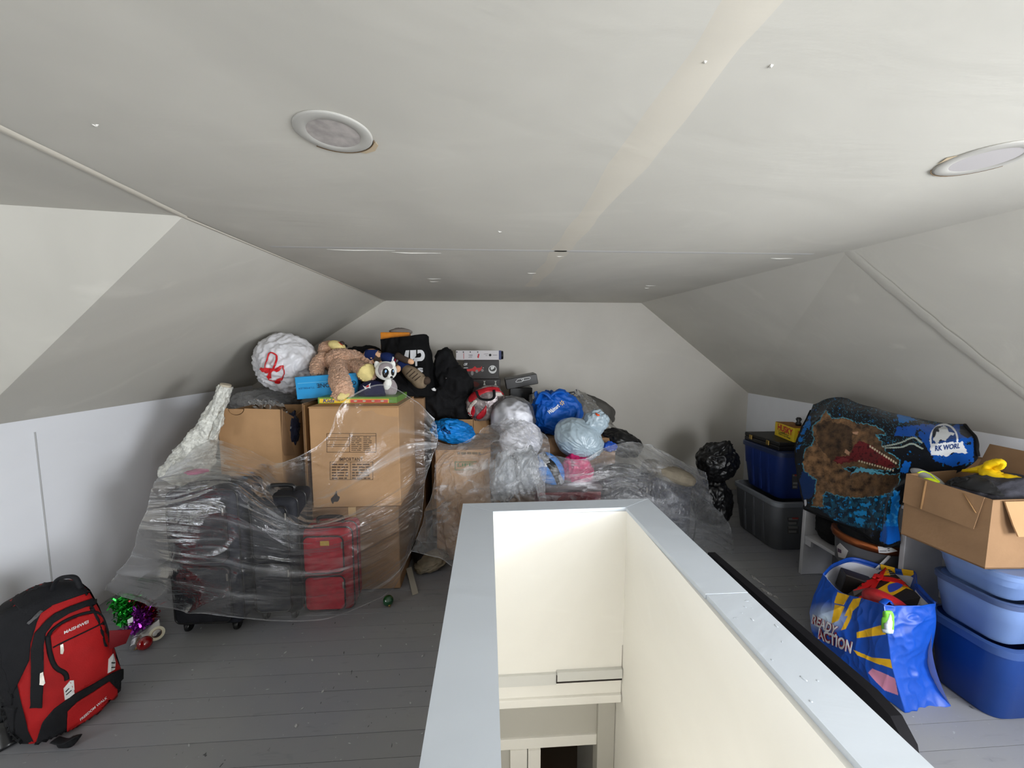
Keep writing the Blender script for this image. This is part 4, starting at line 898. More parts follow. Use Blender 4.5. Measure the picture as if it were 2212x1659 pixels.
# red and silver zipped bag
SILV = M('silver_film', (176, 166, 164), .22, .6, .5, 14, .6, 30, metal=.3, rgb2=(70, 52, 56)); REDV = M('red_vinyl', (178, 26, 40), .35, .5)
rs = thing('vinyl_bag', 'clear red-trimmed vinyl bag with black handles, leaning on the coats', 'bag', P(1048, 905, 2.93))
rg = blob(P(1050, 872, 2.96), (.155, .09, .13), (0, -28, 0), 5, .05, 1.6, .04, 3, 1.2, 31, boxy=.8, floor=ZC2+.006)
part('body', rg, SILV, rs, True); tr = bvh(rg)
for poly in ([(1012, 862), (1018, 852), (1034, 842), (1060, 836), (1096, 840), (1096, 848), (1062, 846), (1040, 852), (1022, 866), (1014, 868)], [(1012, 892), (1016, 880), (1024, 878), (1026, 890), (1020, 902), (1014, 900)], [(1030, 898), (1044, 884), (1050, 876), (1050, 892), (1040, 904), (1030, 904)]):
    part('red_trim', decal(rpoly(poly), tr, 5, .004), REDV, rs, True)
part('white_panel', decal(rpoly([(1011, 896), (1011, 884), (1016, 874), (1026, 864), (1030, 868), (1020, 880), (1016, 898)]), tr, 4, .006), M('vinyl_white', (206, 196, 188), .4), rs, True)
part('white_panel', decal(rpoly([(1070, 848), (1094, 849), (1098, 856), (1080, 856), (1066, 853)]), tr, 4, .005), MATS['vinyl_white'], rs, True)
part('handle', tube([P(1029, 845, 2.86), P(1033, 856, 2.84), P(1040, 862, 2.83), P(1056, 864, 2.83), P(1067, 858, 2.84), P(1067, 842, 2.86)], [(.012, .004)]*6, 8, 40), BLKF, rs, True)
# white pillows in a clear bag
carton('cardboard_box', 'brown carton under the bagged white pillow', 1066, 1162, 1000, 1080, 2.66, .34, CARD2, 0.0, 0, False, None, .70)
pb = thing('pillow', 'white pillow stuffed in a clear bag behind the stamped carton', 'pillow', P(1110, 1000, 2.85))
pg = fuse([blob(P(1106, 905, 2.86), (.165, .12, .155), (0, 20, 0), 4, .06, 1.5), blob(P(1125, 950, 2.80), (.165, .14, .15), (0, -10, 0), 4, .06, 1.5)], .012, 3)
V, Fc, N = pg; V = V+N*(.020*(.5-np.abs(n3(V*np.array((8, 8, 12))+.8*fbm(V*5)[:, None]))-.5*np.abs(n3(V*np.array((16, 16, 26))+3.3)))-.002)[:, None]; V[:, 2] = np.maximum(V[:, 2], .703)
part('pillow_cloth', (V, Fc), M('pillow_white', (238, 238, 246), .85, .2), pb, True)
V2, F2, N2 = fuse([blob(P(1108, 903, 2.86), (.18, .14, .17), (0, 20, 0), 4, .06, 1.5)], .014, 2); V2 = V2+N2*(.012*rdg(V2*9, 2, 2))[:, None]; V2[:, 2] = np.maximum(V2[:, 2], .8)
part('clear_cover', (V2, F2), MPLASTIC('clear_cover', .06, (235, 238, 242), .12, .4, 30, 1.0), pb, True)
# blue shopping bags
BLU = M('blue_bag_cloth', (0, 82, 172), .55, .4, .08, 10, .15, 40); BLU2 = M('blue_bag_cloth_bright', (0, 124, 206), .5, .4, .1, 10, .15, 40)
carton('cardboard_box', 'brown carton hidden under the blue shopping bag at right', 1168, 1330, 960, 1040, 2.78, .5, CARD2, 0.0, 0, False, None, .83)
wm = thing('shopping_bag', 'royal blue shopping bag with a store name, knotted shut', 'bag', P(1200, 938, 2.95))
wg = blob(P(1202, 893, 2.98), (.19, .15, .175), (0, 8, 0), 6, .07, 1.3, 0, 1.8, 1.8, 41, crease=(.14, 1.8), boxy=.85, pleat=((-.25, -.25, .95), 9, .08), floor=.833)
part('bag', wg, BLU, wm, True)
part('handle_knot', join(tube([P(1160, 872, 2.90), P(1172, 850, 2.86), P(1183, 852, 2.83), P(1190, 862, 2.82)], [(.03, .012), (.035, .014), (.03, .012), (.015, .008)], 10, 24), tube([P(1185, 862, 2.84), P(1195, 850, 2.85), P(1210, 848, 2.9), P(1225, 856, 2.92)], [(.012, .01), (.03, .012), (.035, .014), (.02, .01)], 10, 24), tube([P(1162, 860, 2.9), P(1158, 850, 2.9), P(1160, 845, 2.9)], [(.02, .01), (.016, .006), (.004, .002)], 8, 12)), BLU, wm, True)
tr = bvh(wg)
part('lettering', text_on('Walmart', [(1187, 896), (1209, 879), (1204, 871), (1183, 888)], tr, .004, .02), WHITEP, wm)
sp = []
for k in range(6):
    a = math.radians(60*k+20); d = np.array((math.cos(a), math.sin(a))); e = np.array((-d[1], d[0])); c = np.array((1214, 870.5))
    sp.append(decal([tuple(c+d*1.6-e*.5), tuple(c+d*5-e*1.1), tuple(c+d*5.4+e*1.1), tuple(c+d*1.6+e*.5)], tr, 3, .004))
part('spark_mark', join(*sp), M('spark_yellow', (226, 190, 130), .6), wm)
bl_ = thing('shopping_bag', 'bright blue knotted shopping bag beside the tall carton', 'bag', P(978, 955, 2.77))
bg = blob(P(980, 932, 2.79), (.16, .12, .082), (0, 12, 0), 6, .09, 1.5, 0, 1.8, 1.8, 43, crease=(.13, 1.9), pleat=((-.45, -.8, .35), 9, .12), floor=.812)
part('bag', bg, BLU2, bl_, True); tr = bvh(bg)
part('handle_opening', decal(rpoly([(952, 930), (958, 922), (964, 926), (966, 915), (969, 924), (976, 923), (972, 930), (974, 938), (966, 936), (960, 932)]), tr, 3, .003), M('blue_dark_fold', (4, 40, 90), .8), bl_)
part('handle_knot', tube([P(955, 924, 2.69), P(963, 918, 2.67), P(968, 926, 2.66), P(976, 928, 2.68)], [(.012, .006), (.018, .008), (.014, .007), (.006, .004)], 8, 20), BLU2, bl_, True)
# stamped carton
st_ = carton('cardboard_box', 'brown carton with a green stamp under crumpled plastic', 942, 1060, 971, 1060, 2.60, .30, CARD, 0.0, 0, False)
tr = treeof(st_); GRN = M('stamp_green', (84, 120, 76), .9)
part('stamp', text_on('LIFE', [(988, 1008), (1022, 1007), (1022, 1000), (988, 1001)], tr, .002, .02), GRN, st_)
lines([(983, 998, 1030, 997.5, 1.5), (983, 1015, 1024, 1014, 1.5), (982.5, 1006, 984, 1006, 18)], tr, GRN, st_, 'stamp')
lines(words_row(988, 1038, 979, 5), tr, M('stamp_brown', (110, 90, 60), .9), st_, 'stamp')
# crumpled pale bags in front of the pillow carton
pale = MPLASTIC('pale_film', .45, (214, 218, 222), .15, .6, 30, 1.1)
for (px, py, Y, r, sd, lb) in ((1090, 1030, 2.50, (.10, .08, .16), 5, 'crumpled pale plastic bag beside the stamped carton'), (1135, 1015, 2.52, (.105, .09, .15), 9, 'crumpled pale plastic bag beside the blue helmet')):
    t = thing('plastic_bag', lb, 'bag', P(px, py+50, Y))
    part('bag', blob(P(px, py, Y), r, (0, 0, 0), 5, .14, 1.8, 0, 3.0, 1.6, sd, crease=(.3, 2.0)), pale, t, True)
    part('contents', blob(P(px, py+4, Y+.01), tuple(q*.78 for q in r), (0, 0, 0), 4, .12, 1.8, 0, 3, 1, sd), M('pale_stuff', (180, 186, 194), .9, .1, .3, 12, rgb2=(120, 132, 142)), t, True)
# pale grey knotted bag
GB = M('pale_grey_bag', (152, 168, 178), .28, .5, .12, 4, .3, 16)
gbg = thing('plastic_bag', 'pale grey knotted bin bag with an orange tie, in front of the blue shopping bag', 'bag', P(1250, 988, 2.62))
part('bag', blob(P(1250, 948, 2.64), (.185, .15, .14), (0, 28, 0), 6, .05, 1.2, 0, 2.6, 1.5, 51, pleat=((.15, -.95, -.2), 17, .05), crease=(.05, 1.5)), GB, gbg, True)
part('neck', blob(P(1288, 913, 2.62), (.085, .06, .085), (0, 10, 0), 5, .12, 1.6, 0, 3, 1.8, 53, pleat=((.5, 0, .8), 9, .14), crease=(.14, 1.6)), GB, gbg, True)
part('tie', tube([P(1288, 893, 2.58), P(1291, 897, 2.56), P(1294, 896, 2.57)], [(.008, .004)]*3, 6, 10), M('tie_orange', (226, 80, 30), .5), gbg, True)
# dark things in clear plastic at the back right
db = thing('storage_bag', 'clear zip bag of dark bedding standing at the back wall', 'bag', P(1285, 935, 3.2))
part('bedding', blob(P(1278, 895, 3.38), (.20, .12, .16), (0, 26, 0), 4, .10, 1.5, .05, 3, 1.2, 61, boxy=.8, floor=.834), M('dark_bedding', (88, 86, 82), .9, .1, .3, 8), db, True)
part('film', sheet([[(1212, 850, 3.16), (1235, 846, 3.12), (1250, 842, 3.10), (1285, 868, 3.14)], [(1215, 875, 3.08), (1250, 870, 3.04), (1280, 885, 3.04), (1312, 900, 3.08)], [(1225, 930, 3.02), (1265, 930, 2.98), (1310, 930, 2.98), (1345, 940, 3.02)]], 40, 40, lambda s, t: .015*rdg(np.stack([s*5+t*2, t*3, s*0], -1), 2, 1.6)), MATS['clear_bag'], db, True)
part('zip', tube([P(1214, 854, 3.13), P(1228, 849, 3.11), P(1241, 847, 3.10)], .006, 6, 12), BLKP, db, True)
part('film', blob(P(1160, 862, 3.2), (.07, .06, .06), (0, 0, 0), 4, .15, 2, .1, 3, 1.5, 5), MATS['clear_bag'], db, True)
solo('bin_bag', blob(P(1342, 958, 2.86), (.165, .13, .10), (0, 22, 0), 5, .12, 1.6, 0, 3, 1.6, 63, crease=(.16, 1.8)), BLKBAG, 'glossy black bin bag on the right end of the pile', 'bag', True)
solo('blue_cloth', blob(P(1316, 965, 2.70), (.055, .04, .035), (0, 0, 0), 4, .15, 2, .15, 3, 1.5, 65), M('cobalt_cloth', (32, 84, 190), .7), 'scrap of cobalt blue cloth beside the black bin bag', 'cloth', True)
# helmet, pink cloth, red storage box, dark cases at the right
rb = thing('storage_box', 'dark red storage box behind the far parapet wall', 'box', (X(1232, 2.42), 2.57, 0))
part('body', boxmm((X(1166, 2.42), 2.42, 0), (X(1303, 2.42), 2.72, .555), .01, 2), M('box_red', (120, 32, 38), .6, .3, .15, 12), rb)
part('lid', boxmm((X(1164, 2.42), 2.412, .556), (X(1305, 2.42), 2.728, .60), .008, 2), M('box_dark', (52, 34, 36), .6), rb)
hm = thing('helmet', 'blue and black helmet under the clear plastic, on the red box', 'helmet', P(1190, 1056, 2.50))
hg = blob(P(1188, 1014, 2.52), (.088, .11, .13), (0, -32, 0), 5, .02)
part('shell', hg, M('helmet_blue', (40, 124, 206), .25, .6), hm, True); tr = bvh(hg)
part('visor_band', decal(rpoly([(1163, 972), (1172, 970), (1184, 988), (1200, 1004), (1212, 1030), (1221, 1048), (1206, 1050), (1196, 1030), (1182, 1006), (1166, 986)]), tr, 5, .006, .002), BLKP, hm, True)
part('visor_mark', decal(rpoly([(1205, 1029), (1210, 1027), (1217, 1044), (1211, 1046)]), tr, 4, .009, .004), M('helmet_silver', (170, 172, 178), .3), hm, True)
part('white_highlight', decal(rpoly([(1174, 994), (1182, 993), (1186, 1004), (1179, 1007)]), tr, 4, .004), WHITEP, hm, True)  # highlight on the shell, put into colour as a white patch
solo('pink_cloth', blob(P(1246, 1020, 2.56), (.11, .10, .13), (0, 0, 0), 5, .12, 1.6, 0, 2.5, 1.5, 71, floor=.602, crease=(.25, 2)), M('pink_fabric', (196, 44, 104), .85, .15, .2, 8), 'bundle of bright pink cloth on the red storage box', 'cloth', True)
suitcase('black suitcase behind the far parapet corner under the plastic', X(1310, 2.45), X(1412, 2.45), .05, Z(1350, 1030, 2.45), 2.45, .3, DKNYL, M('black_pocket', (30, 30, 34), .75, .3), BLKP)
ac = thing('soft_case', 'rounded slate grey case at the right end under the plastic', 'case', (X(1462, 2.6), 2.7, 0))
acg = blob((X(1460, 2.66), 2.80, .30), (.165, .14, .30), (0, 0, 0), 5, .03, 1.2, .02, 2, 1, 73, boxy=.62)
part('body', acg, M('slate_cloth', (52, 54, 66), .8, .2, .2, 30, .2, 160), ac, True)
part('piping', tube([P(x, y, 2.57) for x, y in rpoly([(1425, 1070), (1462, 1062), (1496, 1075), (1503, 1125), (1490, 1180), (1440, 1190)], 30)], .006, 6, 0, False, closed=True), BLKP, ac, True)
solo('cushion', blob(P(1444, 1020, 2.66), (.19, .15, .058), (0, 18, 0), 5, .05, 1.4, .03, 2.5, 1.2, 75, boxy=.8), M('beige_cloth', (118, 110, 96), .9, .1, .15, 20, .2, 150), 'beige cushion on top of the slate grey case', 'cushion', True)
# shoes on the floor left of the parapet
solo('cloth_bundle', blob(P(930, 1212, 2.52), (.12, .09, .05), (0, -12, 20), 5, .14, 1.5, .08, 2.5, 1.2, 81, floor=.003), M('camo_cloth', (150, 138, 118), .9, .1, .5, 9, rgb2=(110, 104, 92)), 'beige patterned cloth bundle on the floor by the parapet', 'cloth', True)
solo('black_shoe', join(blob(P(905, 1195, 2.60), (.05, .12, .045), (0, 0, 15), 4, .06), blob(P(900, 1182, 2.64), (.04, .05, .05), (0, 0, 15), 3, .06)), M('shoe_black', (16, 16, 17), .7), 'black shoe behind the beige cloth bundle', 'shoe', True)
# ================================================================ clear plastic sheets over the pile
def streak(su, sv, amp, am2=.004, seed=0, warp=.35, sharp=1.8):
    def f(s, t):
        w = warp*fbm(np.stack([s*2.2, t*2.2, s*0+seed], -1), 2)
        a = rdg(np.stack([s*su+w*.6, t*sv+w*2.2, s*0+seed*1.7], -1), 2, sharp)
        b = rdg(np.stack([s*su*1.8+w, t*sv*2.3+w*3, s*0+seed*2.9+7], -1), 2, 2.2)
        c = rdg(np.stack([s*22, t*22, s*0+seed], -1)+.8*fbm(np.stack([s*8, t*8, s*0], -1))[..., None], 2, 2)
        return amp*a + amp*.35*b + am2*c
    return f
KL = .972
net = [[(383, 976, 2.45), (464, 949, 2.42), (562, 983, 2.40), (611, 999, 2.34), (702, 950, 2.32), (741, 869, 2.34), (825, 830, 2.46), (900, 868, 2.42), (938, 905, 2.45)],
       [(352, 1028, 2.20), (430, 1003, 2.18), (530, 1022, 2.10), (610, 1060, 2.22), (700, 1050, 2.30), (770, 1000, 2.32), (850, 950, 2.31), (905, 945, 2.34), (946, 950, 2.40)],
       [(330, 1047, 1.975), (400, 1043, 1.975), (490, 1042, 1.975), (570, 1085, 2.04), (660, 1128, 2.10), (760, 1100, 2.22), (850, 1050, 2.3), (900, 1010, 2.31), (930, 1000, 2.36)],
       [(318, 1092, 1.965), (390, 1092, 1.955), (480, 1100, 1.955), (560, 1125, 1.98), (650, 1142, 2.06), (748, 1130, 2.09), (840, 1095, 2.24), (890, 1060, 2.28), (917, 1045, 2.3)],
       [(303, 1140, 1.98), (385, 1150, 1.945), (470, 1160, 1.94), (555, 1180, 1.97), (645, 1190, 2.04), (745, 1185, 2.07), (835, 1150, 2.2), (885, 1115, 2.26), (912, 1110, 2.3)],
       [(275, 1210, 2.08), (370, 1225, 1.935), (460, 1235, 1.925), (550, 1250, 1.955), (645, 1258, 2.02), (745, 1250, 2.05), (825, 1220, 2.15), (875, 1180, 2.22), (898, 1165, 2.26)],
       [(222, 1275, 2.27), (318, 1305, 1.98), (400, 1322, 1.915), (500, 1334, 1.915), (600, 1342, 1.945), (700, 1338, 1.99), (790, 1308, 2.12), (850, 1272, 2.2), (884, 1200, 2.25)]]
net = [[(x, y, q*KL) for x, y, q in r] for r in net]
def stg(nu, nv): s, t = np.meshgrid(np.linspace(0, 1, nu), np.linspace(0, 1, nv)); return np.stack([s.ravel(), t.ravel(), 0*s.ravel()], -1)
solo('plastic_sheet', sheet(net, 240, 190, streak(1.2, 5, .016, .0012, 1, .5, 2.4)), SHEETM, 'clear plastic dust sheet draped over suitcases and tall carton', 'plastic sheet', True, st=stg(240, 190))
net = [[(938, 952, 2.56), (980, 962, 2.54), (1015, 947, 2.56), (1060, 918, 2.62), (1105, 905, 2.64), (1150, 915, 2.64), (1182, 945, 2.58)],
       [(940, 1000, 2.50), (985, 985, 2.5), (1030, 980, 2.48), (1075, 965, 2.44), (1110, 960, 2.44), (1150, 970, 2.44), (1188, 985, 2.46)],
       [(935, 1050, 2.46), (980, 1045, 2.42), (1025, 1040, 2.40), (1070, 1035, 2.36), (1110, 1030, 2.36), (1145, 1030, 2.36), (1178, 1040, 2.38)],
       [(915, 1120, 2.42), (965, 1100, 2.38), (1015, 1095, 2.34), (1060, 1090, 2.30), (1105, 1090, 2.30), (1145, 1090, 2.30), (1180, 1090, 2.32)],
       [(890, 1190, 2.38), (945, 1205, 2.34), (1000, 1240, 2.28), (1055, 1230, 2.26), (1105, 1230, 2.26), (1145, 1220, 2.26), (1180, 1200, 2.28)]]
solo('plastic_sheet', sheet(net, 190, 150, streak(3.0, 3.0, .024, .004, 5, .9)), SHEETC, 'crumpled clear plastic sheet over the stamped carton and pillow', 'plastic sheet', True, st=stg(190, 150))
net = [[(1150, 985, 2.52), (1200, 985, 2.46), (1255, 994, 2.46), (1305, 968, 2.56), (1350, 955, 2.68), (1395, 960, 2.72), (1450, 985, 2.72), (1528, 1020, 2.76)],
       [(1148, 1020, 2.42), (1200, 1020, 2.40), (1255, 1020, 2.40), (1310, 1005, 2.48), (1360, 995, 2.52), (1410, 998, 2.56), (1465, 1018, 2.62), (1532, 1055, 2.68)],
       [(1158, 1050, 2.38), (1215, 1048, 2.37), (1270, 1038, 2.37), (1325, 1027, 2.40), (1380, 1028, 2.42), (1430, 1040, 2.48), (1490, 1065, 2.55), (1541, 1090, 2.62)],
       [(1163, 1090, 2.36), (1220, 1090, 2.36), (1280, 1080, 2.36), (1340, 1070, 2.38), (1395, 1080, 2.39), (1445, 1095, 2.46), (1510, 1108, 2.54), (1567, 1125, 2.62)],
       [(1163, 1140, 2.35), (1220, 1140, 2.35), (1280, 1130, 2.35), (1340, 1120, 2.36), (1400, 1130, 2.37), (1450, 1145, 2.44), (1515, 1150, 2.54), (1583, 1165, 2.62)],
       [(1163, 1220, 2.33), (1220, 1220, 2.33), (1280, 1220, 2.33), (1345, 1200, 2.34), (1410, 1205, 2.36), (1465, 1215, 2.42), (1520, 1222, 2.54), (1577, 1228, 2.62)]]
solo('plastic_sheet', sheet(net, 220, 170, streak(2.4, 3.2, .020, .003, 9, .9)), SHEETC, 'clear plastic sheet over the helmet and dark cases at right', 'plastic sheet', True, st=stg(220, 170))
# ================================================================ right side of the attic
def tote(name, label, x0, x1, y0, y1, z0, h, mat, rim=None, r=.06, tap=.04, cat='storage tote', ribs=0, lid=False, group=None, rimh=.035):
    """tapered plastic tub with a rolled rim; its rim outline is x0..x1, y0..y1"""
    t = thing(name, label, cat, ((x0+x1)/2, (y0+y1)/2, z0), group)
    def ring(z, ins, rr): return [(x, y, z) for x, y in rrect(x0+ins, x1-ins, y0+ins, y1-ins, rr, 8)]
    lv = [ring(z0, tap+.012, r*.7), ring(z0+.012, tap, r), ring(z0+h*.5, tap*.55, r), ring(z0+h*.52, tap*.45, r), ring(z0+h-rimh, tap*.25, r), ring(z0+h, tap*.2, r)]
    k = len(lv[0]); G = np.array(lv).reshape(-1, 3)
    part('tub', (G, gridf(len(lv), k, True)+[list(range(k))[::-1]]), mat, t, 40)
    rl = [ring(z0+h-rimh, tap*.2, r), ring(z0+h-rimh, 0, r), ring(z0+h-.005, 0, r), ring(z0+h, .006, r), ring(z0+h, tap*.3+.008, r*.9)]
    part('rim', (np.array(rl).reshape(-1, 3), gridf(len(rl), k, True)), rim or mat, t, 40)
    if lid: part('lid', prism([(x, y, z0+h-.006) for x, y in rrect(x0+.01, x1-.01, y0+.01, y1-.01, r*.9, 8)], (0, 0, .007)), rim or mat, t, 30)
    for i in range(ribs):
        yy = y0+tap+r+(y1-y0-2*tap-2*r)*(i+.5)/ribs
        part('rib', prism([(x0+tap*.95, yy-.010, z0+.02), (x0+tap*.95, yy+.010, z0+.02), (x0+tap*.3, yy+.010, z0+h-rimh-.01), (x0+tap*.3, yy-.010, z0+h-rimh-.01)], (-.006, 0, 0)), mat, t)
    return t
TGREY = M('tote_grey', (92, 94, 98), .5, .4); TGRIM = M('tote_grey_rim', (116, 120, 126), .45, .4)
TNAVY = M('tote_navy', (26, 46, 104), .4, .45); TNRIM = M('tote_navy_rim', (34, 46, 78), .4, .4)
TBLUE = M('tote_blue', (6, 50, 116), .4, .45); TLB = M('tote_light_blue', (106, 131, 178), .4, .4); TLRIM = M('tote_light_rim', (62, 78, 116), .4, .4)
gt = tote('storage_tote', 'grey storage tote on the floor under the navy one', 2.09, 2.68, 2.55, 3.06, 0, .385, TGREY, TGRIM, ribs=3)
nt = tote('storage_tote', 'navy storage tote stacked on the grey one', 2.12, 2.66, 2.575, 3.03, .386, .365, TNAVY, TNRIM, ribs=3, lid=True)
LAB = M('label_grey', (120, 120, 118), .6)
for t_, (lx, ly, lw, lh) in ((gt, (1713, 1135, 12, 18)), (nt, (1717, 1040, 6, 16))):
    tr = treeof(t_)
    part('sticker', decal([(lx-lw, ly-lh), (lx+lw, ly-lh), (lx+lw, ly+lh), (lx-lw, ly+lh)], tr, 40, .0015), M('sticker_dark', (70, 70, 70), .6), t_)
    part('sticker_print', join(*[decal([(lx-lw*.8, ly-lh*.9+i*lh*.5), (lx+lw*.8*(1-.3*(i % 2)), ly-lh*.9+i*lh*.5), (lx+lw*.8*(1-.3*(i % 2)), ly-lh*.65+i*lh*.5), (lx-lw*.8, ly-lh*.65+i*lh*.5)], tr, 40, .003) for i in range(4)]), LAB, t_)
    part('sticker_band', decal([(lx-lw*.2, ly-lh*.95), (lx+lw*.9, ly-lh*.95), (lx+lw*.9, ly-lh*.78), (lx-lw*.2, ly-lh*.78)], tr, 40, .0035), M('sticker_red', (150, 50, 44), .6), t_)
ck = thing('hard_case', 'flat black case with brass latches on the navy tote', 'case', (2.39, 2.82, .752))
part('lower_shell', boxmm((2.145, 2.63, .752), (2.63, 3.01, .785), .006, 2), BLKP, ck); part('upper_shell', boxmm((2.145, 2.63, .786), (2.63, 3.01, .816), .006, 2), M('case_black', (24, 24, 24), .5, .4), ck)
BRASS = M('brass', (150, 124, 66), .35, .5, metal=.8)
for y in (2.93, 2.74): part('latch', boxmm((2.136, y-.016, .770), (2.146, y+.016, .806), .003, 1), BRASS, ck)
YEL = M('husky_yellow', (222, 190, 34), .5, .4)
hb = thing('bag_carton', 'yellow carton of clean-up bags standing on the black case', 'box', (2.33, 2.74, .817))
p0, p1 = np.array((2.25, 2.625, .817)), np.array((2.30, 2.875, .817)); uy = (p1-p0)/np.linalg.norm(p1-p0); ux = np.array((uy[1], -uy[0], 0)); Rh = np.stack([ux, uy, (0, 0, 1)], 1)
part('body', box(p0+ux*.065+uy*.1275+np.array((0, 0, .053)), (.13, .255, .106), Rh, .002, 1), YEL, hb)
part('top_panel', box(p0+ux*.065+uy*.1275+np.array((0, 0, .1075)), (.126, .251, .003), Rh), M('husky_top', (170, 120, 40), .6, .3, .4, 40, rgb2=(120, 60, 30)), hb)
tr = treeof(hb); HR = M('husky_red', (190, 30, 40), .5)
part('lettering', text_on('HUSKY', [(1680, 928), (1712, 942), (1713, 928), (1681, 914)], tr, .0015, .03), HR, hb)
part('lettering', text_on('Contractor', [(1682, 933), (1705, 943), (1705, 939), (1682, 929)], tr, .0015, .01), M('husky_ink', (60, 60, 40), .6), hb)
part('lettering', text_on('Clean-Up Bags', [(1679, 937), (1708, 950), (1708, 945), (1679, 933)], tr, .0015, .01), MATS['husky_ink'], hb)
part('lettering', text_on('HUSKY', [(1726, 958), (1729, 930), (1723.5, 930), (1720.5, 958)], tr, .0015, .02), HR, hb)
solo('small_bottle', lathe([(0, 0), (.018, 0), (.02, .02), (.012, .03), (.02, .05), (.012, .062), (0, .064)], (2.345, 2.70, .927)), BLKP, 'small black bottle top on the yellow carton', 'bottle', True)
solo('bin_bag', blob((1.92, 3.02, .55), (.165, .13, .15), (0, 0, 0), 6, .12, 1.5, 0, 2.2, 1.6, 91, pleat=((.3, -.3, 1), 9, .14), neck=.25, crease=(.15, 1.5)), BLKBAG, 'black bin bag on top of another beside the grey tote', 'bag', True)
solo('bin_bag', blob((1.91, 3.05, .20), (.165, .15, .21), (0, 0, 0), 6, .12, 1.5, 0, 2.4, 1.6, 93, floor=.002, crease=(.15, 1.6)), BLKBAG, 'black bin bag on the floor beside the grey tote', 'bag', True)
# ---- low white desk with a shelf
DW = M('desk_white', (190, 190, 194), .6, .3, .08, 10, .1, 60)
dk = thing('desk', 'small white painted desk with one shelf beneath the blanket', 'desk', (2.3, 2.0, 0))
part('top', boxmm((2.08, 1.69, .70), (2.62, 2.325, .72), .003, 1), DW, dk)
part('side_panel', boxmm((2.085, 2.293, 0), (2.30, 2.317, .70), .003, 1), DW, dk)
part('side_panel', boxmm((2.085, 1.70, 0), (2.30, 1.724, .70), .003, 1), DW, dk)
sf = part('shelf', boxmm((2.09, 1.725, .255), (2.295, 2.292, .275), .002, 1), DW, dk)
for y in (2.246, 1.726): part('shelf_bracket', boxmm((2.094, y, .215), (2.112, y+.045, .2545)), DW, sf)
solo('black_pouch', blob((2.20, 2.175, .385), (.105, .105, .11), (0, 0, 0), 5, .06, 1.5, .03, 3, 1, 95, boxy=.8, floor=.277), BLKF, 'black pouch on the desk shelf', 'pouch', True)
COP = M('copper', (150, 84, 48), .3, .5, metal=.85)
dr = thing('storage_drum', 'clear round tub with a copper rim on the desk shelf', 'tub', (2.16, 1.93, .276))
part('wall', lathe([(.13, 0), (.150, .01), (.16, .17), (.155, .17), (.146, .012), (.126, .004)], (2.16, 1.93, .277), None, 48, False), M('drum_grey', (86, 86, 90), .3, .5), dr, 30)
part('base', lathe([(0, 0), (.145, 0), (.145, .004), (0, .004)], (2.16, 1.93, .278), None, 48, False), MATS['drum_grey'], dr)
part('rim', lathe([(.155, .155), (.172, .150), (.178, .165), (.176, .185), (.168, .192), (.150, .188)], (2.16, 1.93, .277), None, 64, False), COP, dr, True)
part('lid', lathe([(0, .192), (.15, .190), (.15, .184), (0, .184)], (2.16, 1.93, .277), None, 48, False), BLKP, dr)
tr = treeof(dr)
part('sticker', decal([(1808, 1180), (1815, 1173), (1832, 1190), (1826, 1207), (1812, 1203)], tr, 6, .002), M('sticker_white', (200, 196, 196), .6), dr)
part('sticker_print', decal([(1811, 1184), (1818, 1188), (1818, 1195), (1811, 1192)], tr, 6, .0035), M('sticker_ink', (80, 60, 80), .6), dr)
part('tag', decal([(1896, 1181), (1925, 1184), (1938, 1190), (1918, 1194), (1898, 1193)], tr, 6, .004), M('tag_white', (214, 214, 216), .6), dr)
part('tag_print', join(*[decal([(x, y), (x+w, y), (x+w, y+1.2), (x, y+1.2)], tr, 20, .0055) for x, y, w in ((1900, 1189, 14), (1917, 1185, 4), (1917, 1188, 4))]), INK2, dr)
solo('white_rod', tube([D(1893, 1230, 2.0), D(1922, 1201, 2.0)], [(.004, .009)]*2, 8, 0), M('rod_white', (206, 206, 210), .5), 'short white plastic rod sticking up behind the printed bag', 'rod')
# ---- printed fleece blanket over a carton on the desk
t = thing('cardboard_box', 'brown carton on the desk hidden under the fleece blanket', 'box', (2.38, 2.0, .721))
part('body', boxmm((2.19, 1.76, .721), (2.58, 2.20, .94), .004, 1), CARD2, t); part('tape', boxmm((2.19, 1.96, .9405), (2.58, 2.01, .942)), KTAPE, t)
K = lambda x, y, X_: tuple(onx(x, y, X_))
net = [[K(1757, 874, 2.34), K(1805, 858, 2.32), K(1850, 868, 2.34), K(1920, 889, 2.38), K(2000, 909, 2.42), K(2083, 919, 2.44)],
       [K(1739, 915, 2.16), K(1795, 886, 2.19), K(1850, 893, 2.21), K(1930, 910, 2.25), K(2010, 925, 2.29), K(2103, 938, 2.35)],
       [K(1719, 963, 2.09), K(1780, 945, 2.09), K(1845, 945, 2.11), K(1930, 955, 2.15), K(2020, 965, 2.21), K(2110, 968, 2.31)],
       [K(1725, 1028, 2.078), K(1785, 1015, 2.07), K(1845, 1010, 2.07), K(1915, 1012, 2.09), K(1985, 1015, 2.16), K(2092, 1008, 2.29)],
       [K(1733, 1080, 2.078), K(1790, 1072, 2.065), K(1845, 1070, 2.058), K(1895, 1075, 2.055), K(1928, 1078, 2.06), K(1950, 1085, 2.075)],
       [K(1736, 1099, 2.08), K(1790, 1122, 2.07), K(1840, 1142, 2.055), K(1880, 1164, 2.04), K(1914, 1179, 2.04), K(1944, 1172, 2.06)]]
NU, NV = 380, 300
def fleece(s, t):
    w = fbm(np.stack([s*3, t*3, s*0], -1), 3)
    roll = .03*np.exp(-((s-.86-.02*np.sin(t*6))/.07)**2)*np.clip((t-.55)/.2, 0, 1)
    return .012*w + .008*rdg(np.stack([s*3+t*1.5, t*2-s, s*0+3], -1), 2, 1.6) + roll
